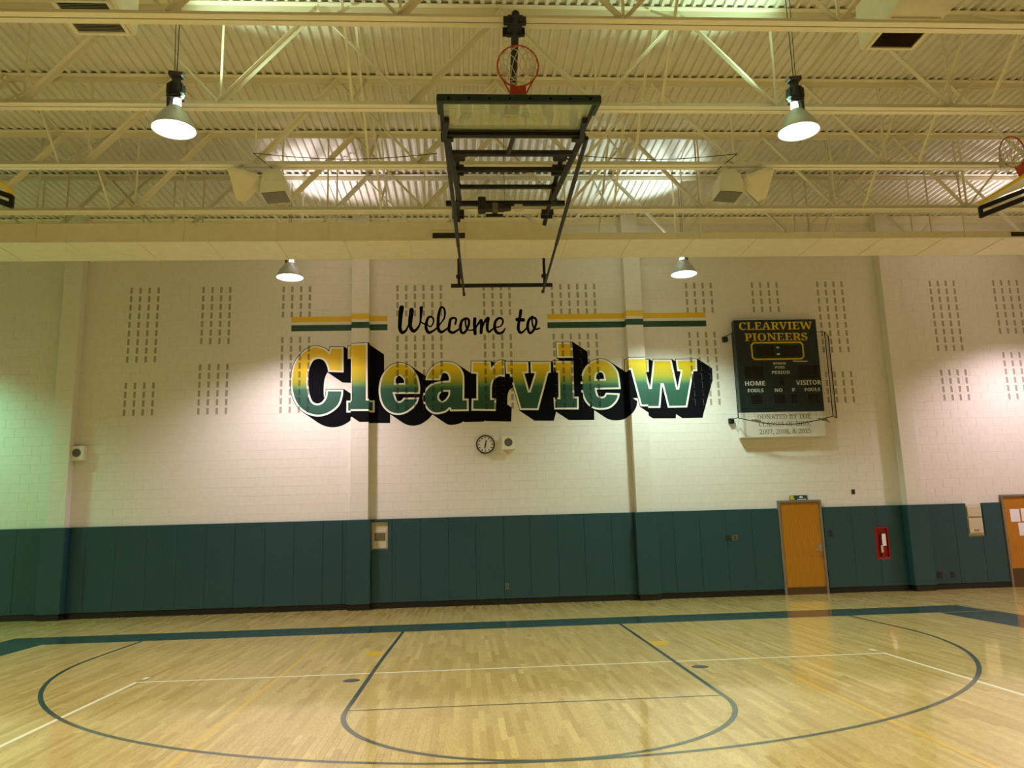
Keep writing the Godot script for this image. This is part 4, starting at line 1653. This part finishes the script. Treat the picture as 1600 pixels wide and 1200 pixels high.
	b.tube(Vector3(-0.22, 7.2, 0.74), Vector3(0.12, 7.2, 0.74), 0.07, -1.0, 18)
	b.box(Vector3(-0.27, 7.25, 0.75), Vector3(0.14, 0.26, 0.2), 0.02)
	b.tube(Vector3(0.12, 7.2, 0.74), Vector3(0.24, 7.2, 0.74), 0.06, 0.045, 18)
	part("winch_motor", b, M.mast, t)
	b = MB.new()
	b.box(Vector3(-0.04, 7.2, 0.74), Vector3(0.1, 0.15, 0.16), 0.01)
	part("winch_drum", b, M.olive, t)
	b = MB.new()
	b.tube(Vector3(-0.2, 7.09, 0.68), Vector3(0.1, 7.09, 0.68), 0.03, -1.0, 14)
	part("cable_spool", b, M.black, t)
	b = MB.new()
	b.box(Vector3(0.37, 7.2, 0.77), Vector3(0.15, 0.1, 0.1), 0.01)
	part("switch_box", b, M.beige, t, "pale switch box")
	b = MB.new()
	b.tube(Vector3(0.13, 7.22, 0.74), Vector3(0.15, 8.99, 0.7), 0.006, -1.0, 6)
	part("power_cable", b, M.grey, t)
	# the near pipe the hoist line runs from
	b = MB.new()
	b.tube(Vector3(0.01, 7.385, 5.80), Vector3(0.09, 7.385, 3.95), 0.045, -1.0, 16)
	b.lathe([Vector2(0, 0.03), Vector2(0.03, 0.025), Vector2(0.045, 0.0)], Vector3(0.01, 7.385, 5.80), 16, Basis(Vector3.RIGHT, PI / 2))
	part("hoist_pipe", b, M.black, t)
	b = MB.new()
	for z in [5.45, 5.66]:
		b.span(Vector3(-0.12, 7.345, z - 0.025), Vector3(0.14, 7.44, z + 0.025), 0.005)
	b.span(Vector3(-0.07, 7.36, 5.39), Vector3(0.1, 7.432, 5.72), 0.005)
	b.span(Vector3(0.0, 7.36, 3.55), Vector3(0.18, 7.44, 3.99), 0.005)
	part("pipe_clamp", b, M.black, t)


func side_backstop(s: float) -> void:
	var t := thing("side_backstop", ["folded side basketball backstop peeping in at the left edge", "folded side basketball backstop with rim and net at the right edge"][0 if s < 0 else 1], "backstop", Vector3(7.85, 6.68, 2.12) if s > 0 else Vector3(-7.16, 6.68, 2.62), "side court backstops")
	var tilt := 0.36
	var v := Vector3(s * cos(tilt), sin(tilt), 0)
	var n := Vector3(-s * sin(tilt), cos(tilt), 0)
	var fr := Basis(Vector3.BACK, n, v * s) if s > 0 else Basis(Vector3.BACK, n, -v)
	if fr.determinant() < 0:
		fr = Basis(Vector3.FORWARD, n, fr.z)
	var mid := Vector3(0, 0, 0.915)
	var c := mid + v * 0.53
	var b := MB.new()
	b.box(c, Vector3(1.78, 0.03, 1.02), 0.004, fr)
	part("backboard", b, M.sign, t, "pale backboard")
	b = MB.new()
	b.box(mid - v * 0.02, Vector3(1.87, 0.05, 0.06), 0.015, fr)
	part("edge_padding", b, M.yellow, t, "yellow edge padding")
	b = MB.new()
	for z in [-0.03, 1.86]:
		b.beam(Vector3(0, -0.07, z), v * 1.12 + Vector3(0, -0.07, z), 0.05, 0.07, 0.006)
		b.beam(Vector3(0, -0.2, z), v * 2.6 + Vector3(0, -0.20, z), 0.06, 0.08, 0.006)
		b.beam(Vector3(0, -0.05, z), Vector3(0, -0.24, z), 0.05, 0.06, 0.006, Vector3.RIGHT)
	part("mast_frame", b, M.black, t)
	b = MB.new()
	for z in [-0.03, 1.86]:
		b.tube(v * 2.55 + Vector3(0, -0.2, z), Vector3(s * 2.75, ROOF - 6.68 + 0.004, z), 0.03)
	part("hanger_post", b, M.black, t)
	var rc := mid + v * 0.10 + n * 0.43
	b = MB.new()
	b.torus(rc, Vector3.BACK, n, 0.236, 0.0105)
	var rim := part("rim", b, M.orange, t, "orange rim")
	b = MB.new()
	b.box(mid + v * 0.1 + n * 0.1, Vector3(0.18, 0.2, 0.03), 0.006, fr)
	part("rim_bracket", b, M.orange, rim)
	part("net", net(rc, Vector3.BACK, n, -v, 0.236), M.net, t, "limp white net")


func speakers() -> void:
	var z := 1.84
	for q in [[-3.56, -1.0, true, "cream ceiling loudspeaker with grille facing down, inner one of the left pair"], [3.74, 1.0, true, "cream ceiling loudspeaker with grille facing down, inner one of the right pair"], [-4.10, -1.0, false, "cream ceiling loudspeaker tapering to a point, outer one of the left pair"], [4.30, 1.0, false, "cream ceiling loudspeaker tapering to a point, outer one of the right pair"]]:
		var t := thing("ceiling_speaker", q[3], "loudspeaker", Vector3(q[0], 6.9, z), "loudspeakers on the third truss")
		var s: float = q[1]
		var b := MB.new()
		var k := 0.0 if q[2] else 1.0
		var turn := Basis(Vector3.BACK, s * -0.08) if q[2] else Basis(Vector3.BACK, s * 0.30) * Basis(Vector3.RIGHT, 0.25)
		var rings := [[0.0, 0.2, 0.22], [0.18, 0.19, 0.2], [0.34, 0.15, 0.16], [0.44, 0.09, 0.1]] if q[2] else [[-0.06, 0.05, 0.06], [0.12, 0.13, 0.13], [0.34, 0.24, 0.2], [0.40, 0.22, 0.18]]
		var at := Vector3(0, 0.03, 0)
		var ring := func(r: Array) -> Array:
			var o := []
			for w in [[-1, -1], [1, -1], [1, 1], [-1, 1]]:
				o.append(at + turn * Vector3(w[0] * r[1], r[0], w[1] * r[2]))
			return o
		for i in rings.size() - 1:
			var lo: Array = ring.call(rings[i])
			var hi: Array = ring.call(rings[i + 1])
			for j in 4:
				b.out([lo[j], lo[(j + 1) % 4], hi[(j + 1) % 4], hi[j]], at + turn * Vector3(0, 0.2, 0))
		b.out(ring.call(rings[0]), at + turn * Vector3(0, 0.2, 0))
		b.out(ring.call(rings[-1]), at + turn * Vector3(0, 0.2, 0))
		part("cabinet", b, M.duct, t)
		if q[2]:
			b = MB.new()
			b.box(at + turn * Vector3(0, -0.004, 0), Vector3(0.37, 0.012, 0.41), 0.004, turn)
			part("grille", b, M.olive, t, "dull brown grille")
		b = MB.new()
		b.span(Vector3(-0.03, 0.36, 0.04), Vector3(0.03, 0.56, 0.05), 0.002)
		b.span(Vector3(-0.03, 0.55, 0.05), Vector3(0.03, 0.556, 0.115), 0.002)
		b.span(Vector3(-0.03, 0.534, -0.1), Vector3(0.03, 0.54, 0.115), 0.001)
		part("strap", b, M.steel, t)
	for s in [-1.0, 1.0]:
		var b := MB.new()
		var pts := []
		for k in 13:
			var u := k / 12.0
			pts.append(Vector3(s * lerpf(3.9, 1.0, u), 0.16 - 0.10 * sin(PI * u * 1.0) - 0.0 * u, 0))
		b.path(pts, 0.006, 6)
		b.tube(Vector3(s * 3.9, 0.16, 0), Vector3(s * 3.6, -0.06, -0.14), 0.006)
		solo("speaker_cable", b, M.black, ["thin black speaker cable sagging along the third truss, left side", "thin black speaker cable sagging along the third truss, right side"][0 if s < 0 else 1], "cable", Vector3(0, 7.45, 1.98), "speaker cables")
